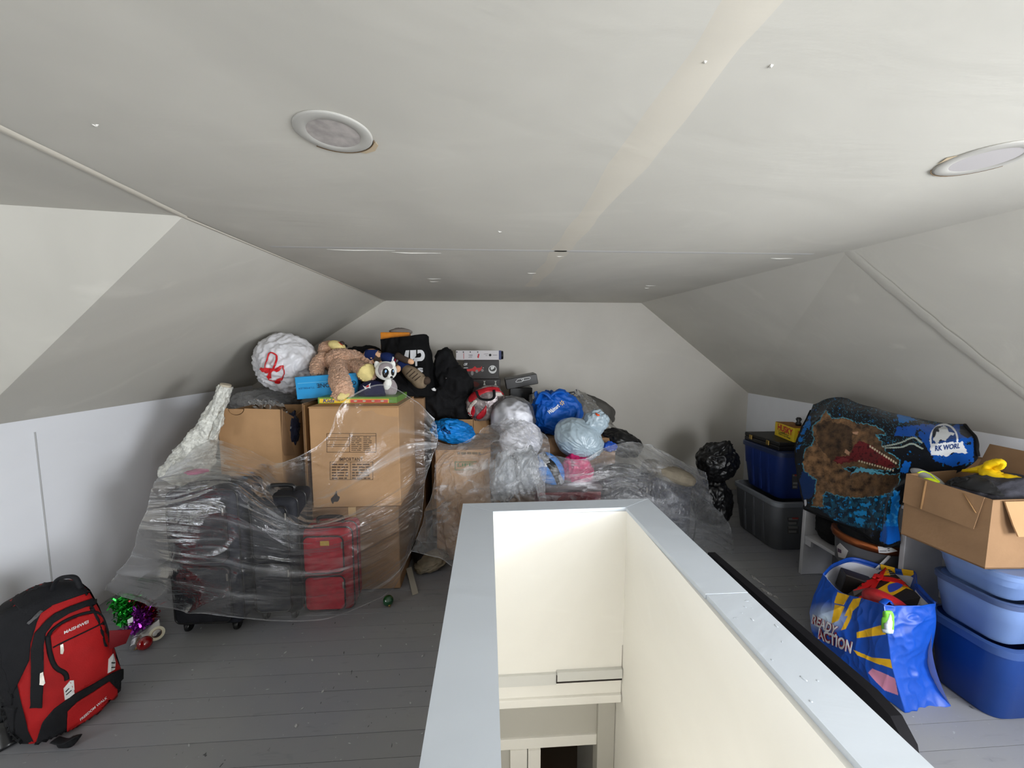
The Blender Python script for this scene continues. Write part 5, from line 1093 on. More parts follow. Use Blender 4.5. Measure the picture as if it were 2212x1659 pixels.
bg_ = sheet(net, NU, NV, fleece, px=False, thick=.008)
k = NU*NV; pxy = proj(bg_[0][:k]); zx, zy = (pxy[:, 0]-1560)/.2948, (pxy[:, 1]-820)/.2948
def paint_blanket(x, y):
    C = np.zeros((len(x), 3)); nz = lambda sc, o=4, s=0: fbm(np.stack([x/sc, y/sc, np.full(len(x), s)], -1), o)
    wx, wy = x+10*nz(26, 3, 1), y+10*nz(26, 3, 2)
    def fill(m, c): C[m] = lin(c)
    fill(np.ones(len(x), bool), (13, 16, 22))
    fill(nz(60, 4, 5) + nz(18, 2, 6)*.4 > .75, (20, 52, 92))
    fill((nz(40, 4, 8) > .74), (0, 90, 150))
    m = (np.abs(nz(34, 3, 9)) < .03) & (y < 480); fill(m, (44, 120, 150))
    fill(inpoly(wx, wy, [(1280, 350), (1480, 325), (1760, 330), (1860, 450), (1850, 600), (1700, 640), (1560, 600), (1500, 500), (1450, 420), (1260, 410)]) & (nz(50, 3, 11) > -.45), (8, 70, 150))
    fill(inpoly(wx, wy, [(1280, 260), (1340, 250), (1430, 300), (1300, 320)]), (10, 110, 190))
    fill(inpoly(wx, wy, [(600, 330), (645, 260), (650, 330), (600, 420), (560, 520), (525, 540)]) & (nz(30, 3, 12) > -.2), (10, 100, 176))
    fill(inpoly(x, y, [(1740, 335), (1800, 340), (1850, 400), (1800, 430), (1745, 400)]), (12, 14, 20))
    fill(inpoly(x, y, [(1840, 420), (1880, 440), (1870, 620), (1820, 650), (1845, 600)]), (12, 14, 20))
    fill(inpoly(wx, wy, [(560, 900), (660, 860), (700, 740), (640, 690), (590, 660), (560, 760)]), (8, 44, 92))
    # bottom band of broken blue
    low = inpoly(wx, wy, [(740, 820), (1250, 830), (1230, 1120), (860, 1060), (730, 960)])
    fill(low, (14, 40, 58)); fill(low & (nz(36, 4, 14) > .05), (24, 76, 100)); fill(low & (nz(28, 3, 15) > .42), (12, 130, 196))
    for q in ([(1010, 905), (1085, 905), (1075, 940), (1015, 925)], [(965, 960), (1060, 965), (1055, 1000), (975, 985)], [(970, 1010), (1045, 1020), (1035, 1060), (975, 1045)]): fill(inpoly(wx, wy, q), (20, 140, 206))
    fill(inpoly(wx, wy, [(1255, 815), (1300, 820), (1300, 1000), (1310, 1180), (1230, 1215), (1150, 1180), (1180, 1080), (1230, 960)]), (10, 120, 206))
    m = inpoly(wx, wy, [(1255, 815), (1300, 820), (1300, 1000), (1310, 1180), (1230, 1215), (1150, 1180), (1180, 1080), (1230, 960)]); fill(m & (nz(40, 3, 16) > .25), (60, 160, 226)); fill(m & (y > 1075), (4, 88, 180))
    fill(inpoly(wx, wy, [(1330, 600), (1385, 595), (1360, 690), (1300, 680)]), (14, 92, 180))
    # a big brown beast, mouth wide open
    up = [(760, 232), (805, 285), (905, 285), (1000, 325), (1100, 335), (1180, 375), (1195, 405), (1120, 400), (1165, 460), (1190, 520), (1255, 560), (1300, 595), (1295, 645), (1200, 670), (1090, 655), (980, 640), (880, 645), (860, 690), (700, 720), (690, 735), (600, 665), (595, 600), (610, 510), (650, 490), (680, 440), (665, 400), (670, 330), (715, 300), (742, 250)]
    dn = [(610, 560), (880, 645), (960, 690), (1000, 660), (1100, 690), (1230, 695), (1300, 690), (1290, 760), (1240, 820), (1150, 852), (1000, 868), (830, 850), (760, 815), (738, 850), (735, 935), (655, 925), (682, 830), (690, 735), (600, 660)]
    def any_off(p, r): return np.any([inpoly(wx+r*math.cos(a), wy+r*math.sin(a), p) for a in np.linspace(0, 2*math.pi, 9)[:-1]], 0)
    body = inpoly(wx, wy, up) | inpoly(wx, wy, dn); halo = (any_off(up, 7) | any_off(dn, 7)) & ~body
    fill(halo & (nz(30, 2, 20) > -.35), (70, 140, 160))
    g = np.clip(.5+.5*nz(46, 5, 21)+.18*nz(9, 2, 22), 0, 1); shade = np.clip(1.0-(wx-650)/600, 0, 1)*.7+.15
    shade = np.where(inpoly(wx, wy, [(690, 330), (760, 300), (900, 330), (960, 360), (930, 540), (860, 560), (800, 600), (700, 480)]), shade*.35, shade)
    a_, b_ = np.array(lin((34, 26, 20))), np.array(lin((150, 112, 76)))
    C[body] = (a_ + (b_-a_)*(np.clip(g*shade*1.5, 0, 1))[:, None])[body]
    mouth = inpoly(wx, wy, [(810, 590), (850, 560), (930, 560), (960, 500), (1000, 445), (1060, 465), (1150, 520), (1245, 600), (1270, 640), (1220, 650), (1100, 612), (1000, 595), (900, 612), (840, 620)])
    fill(mouth, (94, 26, 30)); fill(mouth & (nz(22, 3, 23) > .3), (58, 14, 18)); fill(inpoly(wx, wy, [(820, 590), (900, 570), (930, 590), (850, 615)]), (120, 40, 44))
    dots = [(1085+i*17, 490+i*11, 7) for i in range(12)] + [(1005+i*19, 597+i*5.2, 6) for i in range(14)]
    for dx, dy, r in dots: fill(((x-dx)/r)**2 + ((y-dy)/(r*1.3))**2 < 1, (190, 176, 150))
    for q in ([(905, 510), (935, 530), (930, 555), (895, 535)], [(955, 385), (1000, 380), (990, 402), (960, 398)]): fill(inpoly(x, y, q), (170, 130, 104))
    for pts in ([(1180, 490), (1300, 465), (1400, 425), (1460, 460)], [(1200, 500), (1310, 495), (1390, 470), (1465, 505)]):
        for q in crom([(p[0], p[1]) for p in pts], 24): fill(((x-q[0])/9)**2+((y-q[1])/6)**2 < 1, (150, 160, 150))
    fill(inpoly(wx, wy, [(940, 700), (980, 650), (1040, 650), (1110, 665), (1200, 690), (1080, 680), (1000, 672)]), (90, 160, 184))
    # white badge with a banner
    e = ((x-1625)/105)**2 + ((y-440)/118)**2
    fill((e < 1) & (y < 520), (214, 216, 218)); fill((((x-1625)/92)**2 + ((y-440)/104)**2 < 1) & (y < 500), (24, 60, 120)); fill((((x-1590)/50)**2 + ((y-395)/55)**2 < 1), (14, 18, 30))
    fill(inpoly(wx, wy, [(1545, 440), (1600, 345), (1640, 340), (1660, 380), (1700, 390), (1690, 410), (1655, 420), (1640, 450), (1600, 440), (1570, 470)]), (210, 212, 214))
    fill(inpoly(wx, wy, [(1525, 470), (1760, 455), (1800, 540), (1690, 535), (1650, 560), (1530, 555)]), (206, 208, 212))
    return C
cols = paint_blanket(zx, zy); C2 = np.concatenate([cols, np.tile(np.array(lin((14, 16, 22))), (k, 1))])
FLEECE = MCOL('printed_fleece', .95, .1, .25, 300, sheen=.15)
bk = thing('blanket', 'dark blue fleece blanket printed with a roaring brown beast', 'blanket', (2.2, 2.2, .45))
part('fleece', bg_, FLEECE, bk, True, cols=C2)
tr = bvh(bg_)
zq = lambda *p: [(1560+x*.2948, 820+y*.2948) for x, y in p]
part('lettering', text_on('RK WORL', zq((1560, 525), (1740, 503), (1745, 465), (1560, 485)), tr, .0012, .03), M('fleece_ink', (20, 50, 110), .9), bk)
part('hem', tube([bg_[0][(NV-1)*NU+i] for i in range(0, NU, 6)], .007, 8, 0), BLKF, bk, True)
part('hem', tube([bg_[0][j*NU] for j in range(20, NV, 6)], .006, 8, 0), BLKF, bk, True)
part('hem', tube([bg_[0][j*NU+NU-1] for j in range(4, NV//2, 6)], .007, 8, 0), BLKF, bk, True)
# ---- totes at the right, open carton of clothes
tote('storage_tote', 'deep blue storage tote at the bottom of the right stack', 2.0, 2.62, 1.25, 1.545, 0, .325, TBLUE, M('tote_blue_rim', (48, 74, 128), .4), r=.075, tap=.03)
tote('storage_tote', 'light blue storage tote in the middle of the right stack', 2.0, 2.62, 1.255, 1.54, .326, .185, TLB, TLRIM, r=.07, tap=.025, rimh=.022)
tote('storage_tote', 'light blue storage tote directly under the open carton', 2.005, 2.62, 1.26, 1.535, .512, .112, TLB, TLB, r=.07, tap=.02, lid=True, rimh=.022)
ob = thing('cardboard_box', 'open worn carton of clothes on the light blue totes', 'box', (2.2, 1.46, .627))
bx0, bx1, by0, by1, bz0, bz1 = 1.978, 2.45, 1.325, 1.612, .627, .922
part('left_panel', prism([(bx0, by0, bz0), (bx0-.02, by1, bz0), (bx0-.02, by1, bz1), (bx0, by0, bz1-.01)], (.006, 0, 0)), CARD2, ob)
part('front_panel', prism([(bx0, by0, bz0), (bx1, by0-.02, bz0), (bx1, by0-.02, bz1), (bx0, by0, bz1-.01)], (0, .006, 0)), CARD2, ob)
part('back_panel', prism([(bx0-.02, by1, bz0), (bx1, by1+.06, bz0), (bx1, by1+.06, bz1), (bx0-.02, by1, bz1)], (0, .006, 0)), CARD2, ob)
part('right_panel', prism([(bx1, by0-.02, bz0), (bx1, by1+.06, bz0), (bx1, by1+.06, bz1), (bx1, by0-.02, bz1)], (.006, 0, 0)), CARD2, ob)
part('bottom_panel', prism([(bx0, by0, bz0), (bx1, by0-.02, bz0), (bx1, by1+.06, bz0), (bx0-.02, by1, bz0)], (0, 0, .006)), CARD2, ob)
lf = part('left_flap', prism([(bx0-.010, by0+.02, bz1-.008), (bx0-.030, by1, bz1+.002), (bx0-.040, by1-.005, bz1-.135), (bx0-.020, by0+.035, bz1-.145)], (.005, .001, 0)), CARD2, ob)
fp = lambda s, u: (bx0-.012-.02*s-.012*u, by0+.02+.27*s, bz1-.008+.01*s-.137*u)
part('flap_crease', tube([np.array(fp(.70, .03)), np.array(fp(.70, .98))], .004, 8, 0), CARDE, lf, True)
part('flap_crease', tube([np.array(fp(.22, .06)), np.array(fp(.05, .5))], .002, 6, 0), CARDE, lf, True)
part('front_flap', prism([(bx0+.035, by0-.012, bz1-.012), (bx1, by0-.03, bz1-.005), (bx1, by0-.05, bz1-.14), (bx0+.075, by0-.035, bz1-.145), (bx0+.055, by0-.030, bz1-.10)], (0, .005, 0)), CARD, ob)
part('right_flap', prism([(bx1, by0-.02, bz1), (bx1, by1+.10, bz1), (bx1+.05, by1+.10, bz1+.11), (bx1+.05, by0-.02, bz1+.10)], (.005, 0, 0)), CARD2, ob)
jk = thing('grey_jacket', 'dark grey jacket folded in the open carton', 'clothes', (2.2, 1.46, .65))
part('cloth', blob((2.215, 1.46, .85), (.20, .125, .105), (0, -4, 0), 5, .08, 1.6, .06, 2.6, 1.5, 97, boxy=.8), M('jacket_grey', (66, 66, 74), .85, .2, .2, 30, .2, 160), jk, True)
tr = treeof(jk); part('dark_panel', decal(rpoly([(2046, 1033), (2070, 1028), (2130, 1036), (2160, 1062), (2162, 1072), (2060, 1050)]), tr, 8, .004), M('jacket_black', (26, 26, 28), .8), jk, True)
YC = M('yellow_cloth', (236, 196, 10), .7, .3, .1, 12, .15, 60)
yc = thing('yellow_scarf', 'knotted bright yellow cloth lying across the open carton', 'cloth', (2.25, 1.46, .92))
part('cloth', tube([onx(2080, 1018, 2.22), onx(2105, 1016, 2.22), onx(2130, 1015, 2.24), onx(2143, 1026, 2.22), onx(2160, 1035, 2.22), onx(2190, 1040, 2.24), onx(2222, 1055, 2.26), onx(2250, 1080, 2.28)], [(.006, .004), (.018, .010), (.03, .022), (.036, .026), (.032, .024), (.036, .024), (.045, .024), (.05, .02)], 20, 70, True, None, lambda s, t, G: .006*rdg(np.stack([np.cos(s)*1.5, np.sin(s)*1.5, t*9], -1), 2, 1.4)), YC, yc, True)
part('knot', tube([onx(2130, 1018, 2.22), onx(2136, 1004, 2.215), onx(2150, 999, 2.215), onx(2163, 998, 2.22), onx(2160, 1008, 2.225), onx(2145, 1014, 2.225)], [(.016, .012), (.022, .014), (.022, .014), (.018, .012), (.014, .01), (.008, .006)], 14, 40, True, None, lambda s, t, G: .003*rdg(np.stack([np.cos(s)*2, np.sin(s)*2, t*6], -1), 2, 1.4)), YC, yc, True)
ns = thing('running_shoe', 'grey running shoe with neon yellow trim in the open carton', 'shoe', onx(2000, 1040, 2.06))
sh_ = blob(onx(2003, 1032, 2.05), (.032, .068, .024), (20, 0, 8), 4, .03); part('upper', sh_, M('shoe_grey', (150, 150, 150), .8, .2, .1, 60), ns, True); tr = bvh(sh_)
NEO = M('neon_yellow', (214, 236, 24), .5)
part('trim', tube([h[0][:] for h in drop(tr, crom([(1982, 1022), (1994, 1019), (2008, 1024), (2020, 1034), (2029, 1041)], 20), .001)], .0032, 6, 0), NEO, ns, True)
part('sole', decal(rpoly([(1992, 1034), (2006, 1033), (2018, 1036), (2030, 1042), (2016, 1043), (1999, 1039)]), tr, 4, .004), NEO, ns, True)
# ---- printed shopping bag with presents
PB = M('bag_blue', (4, 68, 166), .45, .45, .08, 8, .12, 40)
fn = [[(1778, 1240, 1.96), (1816, 1279, 1.84), (1858, 1291, 1.74), (1909, 1307, 1.62)], [(1750, 1312, 1.98), (1800, 1335, 1.83), (1858, 1350, 1.72), (1917, 1370, 1.61)],
      [(1752, 1352, 1.98), (1805, 1392, 1.84), (1864, 1420, 1.71), (1928, 1444, 1.60)], [(1757, 1385, 1.97), (1822, 1440, 1.80), (1885, 1490, 1.675), (1955, 1540, 1.575)]]
pb_ = thing('shopping_bag', 'glossy blue shopping bag with yellow rays, full of toys', 'bag', (1.80, 1.53, .003))
NU2, NV2 = 220, 220
fsh = sheet(fn, NU2, NV2, lambda s, t: .008*fbm(np.stack([s*3, t*3, s*0], -1), 3)*np.clip(4*(1-s), 0, 1)+.005*rdg(np.stack([s*4+t, t*2, s*0+2], -1), 2, 2)*np.clip(4*(1-s), 0, 1), px='D', thick=.003)
k2 = NU2*NV2; pxy = proj(fsh[0][:k2]); bx, by = (pxy[:, 0]-1560)/.2948, (pxy[:, 1]-1170)/.2948
Cb = np.tile(np.array(lin((4, 74, 178))), (k2, 1))
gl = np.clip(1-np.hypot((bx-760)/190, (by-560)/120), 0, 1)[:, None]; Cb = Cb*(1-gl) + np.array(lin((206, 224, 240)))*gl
def bf(poly, c): Cb[inpoly(bx, by, poly)] = lin(c)
GOLD = (240, 186, 20)
for q in ([(845, 370), (932, 395), (890, 465), (820, 450)], [(825, 460), (898, 475), (850, 580), (800, 600)], [(960, 420), (1020, 410), (1000, 470), (955, 510), (945, 560), (905, 640), (870, 650), (920, 545), (895, 545), (930, 470)],
          [(985, 665), (1175, 608), (1200, 680), (985, 708)], [(960, 792), (1100, 850), (1232, 862), (1246, 930), (1110, 885), (990, 832)]): bf(q, GOLD)
bf([(1100, 930), (1266, 1000), (1290, 1125), (1190, 1090), (1110, 1010), (1070, 960)], (214, 140, 170))
Cf = np.concatenate([Cb, np.tile(np.array(lin((190, 196, 216))), (k2, 1))])
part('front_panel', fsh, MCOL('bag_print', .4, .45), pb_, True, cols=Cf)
tr = bvh((fsh[0][:k2], gridf(NV2, NU2)))
z7 = lambda *p: [(1560+x*.2948, 1170+y*.2948) for x, y in p]
BRD, BWH = M('bag_text_red', (150, 24, 44), .5), M('bag_text_white', (226, 226, 230), .5)
for s, q in (('READY,', z7((655, 612), (832, 705), (862, 628), (668, 532))), ('ACTION', z7((705, 712), (945, 822), (962, 735), (690, 622)))):
    part('lettering', text_on(s, q, tr, .0016, .09), BRD, pb_); part('lettering', text_on(s, q, tr, .0028, .03, 0), BWH, pb_)
gn = [[(1909, 1307, 1.62), (1965, 1309, 1.625), (2020, 1304, 1.66)], [(1917, 1370, 1.61), (1970, 1368, 1.60), (2022, 1350, 1.65)], [(1928, 1444, 1.60), (1975, 1440, 1.62), (2013, 1445, 1.68)], [(1955, 1540, 1.575), (1992, 1530, 1.60), (2056, 1528, 1.605)]]
part('side_panel', sheet(gn, 70, 90, lambda s, t: (.010*rdg(np.stack([s*1.5+t*.6, t*4, s*0+5], -1), 2, 1.8)+.006*fbm(np.stack([s*4, t*4, s*0], -1), 2))*np.sin(math.pi*s)**.5, px='D', thick=.003), PB, pb_, True)
rim = [np.array(D(*q)) for q in ((1778, 1240, 1.96), (1795, 1222, 2.02), (1811, 1214, 2.05), (1843, 1205, 2.06), (1899, 1220, 2.0), (1943, 1231, 1.93), (1976, 1236, 1.87), (1983, 1265, 1.78), (2020, 1304, 1.66))]
rp = crom(rim, 60); bot = crom([(1.672, 1.722, .004), (1.69, 1.75, .004), (1.73, 1.77, .004), (1.81, 1.765, .004), (1.915, 1.70, .004), (1.95, 1.64, .004), (1.952, 1.58, .004), (1.95, 1.48, .004), (1.944, 1.36, .004)], 60)
_in = np.clip((np.arange(60)-38)/12, 0, 1)[:, None]*np.array((-.045, .0, 0))
inn = np.array([rp*(1-u)+bot*u+_in*math.sin(math.pi*u) for u in np.linspace(.06, 1, 30)])
part('lining', (inn.reshape(-1, 3), gridf(30, 60)), M('bag_lining', (200, 202, 214), .6, .3, .1, 12), pb_, True)
out_ = np.array([(rp*(1-u)+bot*u)+_in*math.sin(math.pi*u) + np.array((.003, .004, 0)) for u in np.linspace(0, 1, 20)])
part('back_panel', (out_.reshape(-1, 3), gridf(20, 60)), PB, pb_, True)
part('rim_band', tube(rp-np.array((0, 0, .010)), [(.003, .014)]*60, 8, 0, True, (0, 0, 1)), PB, pb_, True)
part('rim_patch', tube(crom([rim[4]+(rim[5]-rim[4])*.1, rim[4]+(rim[5]-rim[4])*.8], 6)-np.array((0, 0, .01)), [(.0045, .015)]*6, 8, 0, True, (0, 0, 1)), M('bag_gold', GOLD, .5), pb_)
part('rim_patch', tube(crom([rim[5]+(rim[6]-rim[5])*.25, rim[6]], 6)-np.array((0, 0, .012)), [(.0045, .018)]*6, 8, 0, True, (0, 0, 1)), MATS['bag_gold'], pb_)
part('handle', tube([D(1905, 1304, 1.63), D(1915, 1296, 1.66), D(1925, 1300, 1.66), D(1928, 1308, 1.64)], [(.012, .003)]*4, 8, 20), PB, pb_, True)
part('handle', tube([D(1980, 1262, 1.79), D(2000, 1285, 1.74), D(2016, 1300, 1.68)], [(.012, .003)]*3, 8, 20), M('bag_blue_dark', (4, 50, 130), .5), pb_, True)
tr = treeof(pb_)
tg = part('price_tag', decal(rpoly([(1909, 1332), (1909, 1322), (1914, 1319), (1925, 1320), (1929, 1330), (1929, 1358), (1926, 1367), (1910, 1366), (1906, 1356), (1906, 1338)]), tr, 6, .005), M('tag_green', (120, 200, 60), .5), pb_, True)
part('tag_picture', join(decal(rpoly([(1916, 1336), (1919, 1328), (1921, 1326), (1923, 1336), (1925, 1342), (1924, 1358), (1914, 1358), (1914, 1342)]), tr, 5, .008), decal([(1907.5, 1358), (1928, 1359), (1927, 1367), (1910, 1366)], tr, 6, .007)), M('tag_pale', (214, 226, 240), .5), tg, True)
TY_ = M('toybox_dark', (34, 30, 28), .4, .5); GLD = M('toybox_gold', (242, 182, 20), .45, .4); RRB = M('gift_ribbon', (208, 22, 22), .45, .4)
tb_ = thing('toy_box', 'black and yellow boxed toy tied with red ribbon in the blue printed bag', 'box', (1.83, 1.6, .3))
A_, B_, C_, D_ = [np.array(D(*q)) for q in ((1824, 1288, 1.86), (1916, 1224, 1.985), (1990, 1290, 1.74), (1905, 1330, 1.655))]
_m = (A_+C_)/2; D_ = _m + (_m-B_)*.25
nb = np.cross(C_-B_, A_-B_); nb /= np.linalg.norm(nb); nb = nb if nb[2] > 0 else -nb
part('body', prism([A_, B_, C_, D_], -nb*.05), TY_, tb_)
tr = treeof(tb_)
part('gold_edge', decal([(1848, 1262), (1914, 1225), (1919, 1226), (1918, 1230), (1856, 1266)], tr, 10, .0015), GLD, tb_)
part('gold_band', decal([(1870, 1288), (1943, 1246), (1952, 1250), (1969, 1264), (1930, 1286)], tr, 10, .0015), GLD, tb_)
part('blue_pill', decal(rpoly([(1918, 1268), (1926, 1262), (1946, 1259), (1950, 1266), (1938, 1275), (1922, 1280)]), tr, 6, .003), M('pill_blue', (48, 74, 190), .4), tb_)
part('grey_panel', decal([(1824, 1284), (1870, 1262), (1884, 1264), (1845, 1288)], tr, 10, .0015), M('panel_grey', (90, 86, 86), .5), tb_)
part('small_print', join(*[decal([(1912+i*4, 1233+i*4), (1924+i*4, 1228+i*4), (1924+i*4, 1229+i*4), (1912+i*4, 1234+i*4)], tr, 20, .002) for i in range(3)]), M('small_print_grey', (130, 126, 120), .6), tb_)
part('ribbon', decal([(1826, 1278), (1838, 1268), (1870, 1257), (1896, 1250), (1900, 1256), (1876, 1270), (1836, 1278)], tr, 8, .006), RRB, tb_)
part('ribbon', decal([(1855, 1292), (1868, 1286), (1892, 1256), (1899, 1256), (1884, 1284), (1866, 1296)], tr, 8, .006), RRB, tb_)
part('ribbon', decal([(1900, 1249), (1902, 1238), (1908, 1226), (1916, 1225), (1912, 1236), (1906, 1250)], tr, 8, .006), RRB, tb_)
part('ribbon', decal([(1898, 1246), (1930, 1250), (1968, 1262), (1978, 1268), (1970, 1272), (1940, 1260), (1905, 1254)], tr, 8, .006), RRB, tb_)
part('bow', tube([h[0][:] for h in drop(tr, [(1888, 1254), (1895, 1246), (1900, 1252), (1905, 1246), (1903, 1256), (1896, 1258)], .012)], [(.006, .003), (.009, .004), (.007, .004), (.009, .004), (.007, .003), (.004, .002)], 8, 24), RRB, tb_, True)
solo('red_toy', blob(D(1915, 1306, 1.70), (.085, .05, .045), (0, 14, -50), 4, .03, 1.5, 0, 3, 1, 99, boxy=.85), M('toy_red', (150, 20, 26), .4, .5), 'rounded dark red toy at the front of the printed bag', 'toy', True)
solo('black_toy_box', box(D(1846, 1262, 1.96), (.12, .08, .10), rotm(0, 10, -30), .004, 1), TY_, 'small black box at the back of the printed bag', 'box')
# ---- black board leaning behind the parapet
bd_pts = [(.745, .004), (1.56, .004), (1.56, .60), (.87, .60), (.81, .588), (.772, .55), (.752, .48)]
off_ = lambda y: .905+ .0*(y)
solo('black_board', prism([(.953+.02*(z/.6)+(1.56-y)*.036, y, z) for y, z in bd_pts], (.032, 0, 0)), M('board_black', (20, 19, 22), .85, .1, .1, 20, .05, 100), 'long black padded board on edge behind the right parapet wall', 'board', 30)
# ================================================================ left foreground: the backpack
RB = M('backpack_red', (178, 24, 26), .7, .3, .18, 12, .15, 260); BB = M('backpack_black', (19, 20, 24), .75, .3, .2, 20, .2, 240); BDR = M('backpack_dark_red', (112, 16, 24), .7, .3)
bp = thing('backpack', 'red and black school backpack leaning on the left wall', 'backpack', (-1.70, 1.56, 0))
f0, f1_ = np.array(onz(80, 1630, 0)), np.array(onz(272, 1508, 0)); Wd = f1_-f0; wl_ = np.linalg.norm(Wd); Wd /= wl_; Nn = np.array((Wd[1], -Wd[0], 0)); Nn = Nn if Nn[0] > 0 else -Nn
Up = np.array((0, 0, 1.0))-Nn*.30+Wd*-.02; Up /= np.linalg.norm(Up)
Oc = (f0+f1_)/2 - Nn*.10 + Wd*.0
def loop_at(t):
    a = float(np.interp(t, [0, .04, .15, .4, .7, .85, .94, 1.0], [.11, .145, .155, .152, .142, .130, .108, .03])); b = float(np.interp(t, [0, .04, .2, .5, .8, .94, 1.0], [.08, .105, .12, .11, .090, .068, .02]))
    return a, b
def section(t, k, scale=1.0):
    a, b = loop_at(t); an = np.linspace(0, 2*math.pi, k, endpoint=False); c, s = np.cos(an), np.sin(an); e = .72
    return [Oc + Up*(t*.54+.004) + Wd*(a*.96*scale*np.sign(x)*abs(x)**e) + Nn*(b*scale*np.sign(y)*abs(y)**e) for x, y in zip(c, s)]
G = np.array([section(t, 72) for t in np.linspace(0, 1, 60)])
cn = G.mean(1, keepdims=True); dv = G-cn; dv /= np.maximum(np.linalg.norm(dv, axis=-1, keepdims=True), 1e-6)
G = G + dv*(.004*fbm(G*9, 3)+.003*rdg(G*12, 2, 1.5))[..., None]; G[..., 2] = np.maximum(G[..., 2], .003)
bodyg = (G.reshape(-1, 3), gridf(60, 72, True)+[list(range(72))[::-1], [59*72+i for i in range(72)]])
part('body', bodyg, RB, bp, True); tr = bvh(bodyg)
q5 = lambda *p: [(x*.2646, 1220+y*.2646) for x, y in p]
# black back shell, a little larger than the red front, covering the rear half
hb_ = np.array([[v for v in section(t, 72, 1.035)] for t in np.linspace(0, 1, 40)]); sel = list(range(28, 72))+[0, 1, 2]
H = hb_[:, sel] - Nn*.004; H[..., 2] = np.maximum(H[..., 2], .003); part('back_panel', (H.reshape(-1, 3), gridf(40, len(sel))), BB, bp, True)
part('top_cap', decal(q5((430, 330), (560, 285), (700, 235), (770, 215), (720, 160), (600, 140), (440, 120), (200, 180), (100, 300), (180, 400), (300, 420)), tr, 6, .006, None, .6), BB, bp, True)
part('left_side_panel', decal(q5((300, 470), (330, 400), (420, 340), (380, 260), (300, 290), (150, 330), (0, 400), (-120, 600), (-160, 900), (-120, 1135), (110, 1140), (105, 1060), (240, 780), (250, 640)), tr, 6, .005, None, .6), BB, bp, True)
part('bottle_pocket', decal(q5((-20, 1140), (140, 1160), (135, 1300), (110, 1510), (60, 1545), (0, 1420)), tr, 6, .008, None, .6), BB, bp, True)
band = q5((255, 1160), (255, 900), (250, 700), (280, 560), (370, 460), (440, 400), (560, 345), (700, 295), (800, 262), (870, 285), (940, 380), (1000, 530), (1010, 600), (965, 620), (900, 450), (850, 345), (790, 322), (700, 345), (560, 400), (430, 480), (370, 560), (352, 700), (358, 900), (345, 1165))
part('zip_band', decal(band, tr, 5, .009, None, .4), BB, bp, True)
PIP = [h[0][:] for h in drop(tr, crom(q5((395, 660), (405, 560), (500, 475), (640, 412), (750, 390), (812, 420), (855, 520), (880, 640)), 50), .004)]
part('pocket_piping', tube(PIP, .006, 8, 0), BB, bp, True)
PIP = [h[0][:] for h in drop(tr, crom(q5((385, 580), (405, 720), (450, 830), (530, 890), (545, 940)), 30), .004)]
part('pocket_piping', tube(PIP, [.007]*30, 8, 0), BB, bp, True)
belt = q5((350, 1280), (440, 1175), (600, 1060), (780, 960), (900, 890), (990, 850), (1050, 890), (1080, 965), (1010, 1060), (945, 1120), (930, 1010), (880, 950), (760, 1030), (620, 1115), (545, 1190), (540, 1340), (560, 1390), (430, 1450), (240, 1550), (300, 1450))
part('lower_belt', decal(belt, tr, 5, .009, None, .4), BB, bp, True)
lp_ = q5((545, 1195), (620, 1120), (760, 1035), (880, 955), (935, 1020), (940, 1110), (800, 1235), (660, 1330), (560, 1385), (540, 1340))
lowp = decal(lp_, tr, 5, .012); part('lower_pocket', lowp, RB, bp, True)
fpk = decal(q5((420, 690), (410, 580), (500, 490), (640, 425), (760, 398), (825, 425), (875, 520), (910, 660), (895, 880), (760, 955), (610, 1045), (560, 940), (540, 880), (460, 830)), tr, 6, .007)
part('front_pocket', fpk, RB, bp, True); trp = bvh(bodyg, fpk, lowp)
for q in (((528, 1105), (518, 1010), (570, 945), (600, 943), (608, 1050), (565, 1085)), ((878, 887), (885, 770), (918, 728), (936, 800), (930, 858))):
    rf = part('reflector', decal(q5(*q), trp, 4, .004), WHITEP, bp)
for a_, b_, c_, d_ in (((530, 1035), (560, 1005), (562, 1011), (532, 1041)), ((535, 1060), (580, 1020), (582, 1027), (537, 1066)), ((903, 800), (928, 803), (928, 809), (903, 806)), ((903, 838), (928, 838), (928, 844), (903, 844))):
    part('reflector_slot', decal(q5(a_, b_, c_, d_), trp, 5, .0065), BB, bp)
part('zip', tube([h[0][:] for h in drop(trp, crom(q5((432, 676), (520, 630), (700, 545), (858, 468)), 30), .002)], .0028, 6, 0), BB, bp, True)
part('zip_pull', decal(q5((488, 655), (512, 645), (520, 700), (510, 730), (490, 728)), trp, 5, .006), METAL, bp)
part('zip_pull', decal(q5((330, 880), (352, 872), (368, 960), (352, 980), (325, 972)), tr, 5, .014), METAL, bp)
part('zip_pull', decal(q5((215, 480), (320, 380), (345, 385), (235, 490)), tr, 5, .012), M('zip_grey', (70, 70, 72), .5), bp)
part('lettering', text_on('MAISHIWEI', q5((522, 568), (722, 476), (718, 452), (518, 544)), trp, .0025, .02, .1), WHITEP, bp)
part('lettering', text_on('FREEDOM WALK', q5((655, 1275), (872, 1090), (866, 1072), (648, 1258)), trp, .0025, .02, .1), WHITEP, bp)
hp_ = [np.array(P(x, y, 1.60)) for x, y in q5((420, 220), (465, 125), (540, 98), (615, 108), (660, 190))]
part('top_handle', tube(hp_, [(.010, .007)]*5, 10, 30), BB, bp, True)
part('side_flap', sheet([[(236, 1362, 1.62), (285, 1361, 1.66)], [(238, 1402, 1.60), (272, 1390, 1.66)]], 8, 8, None, thick=.004), BDR, bp)
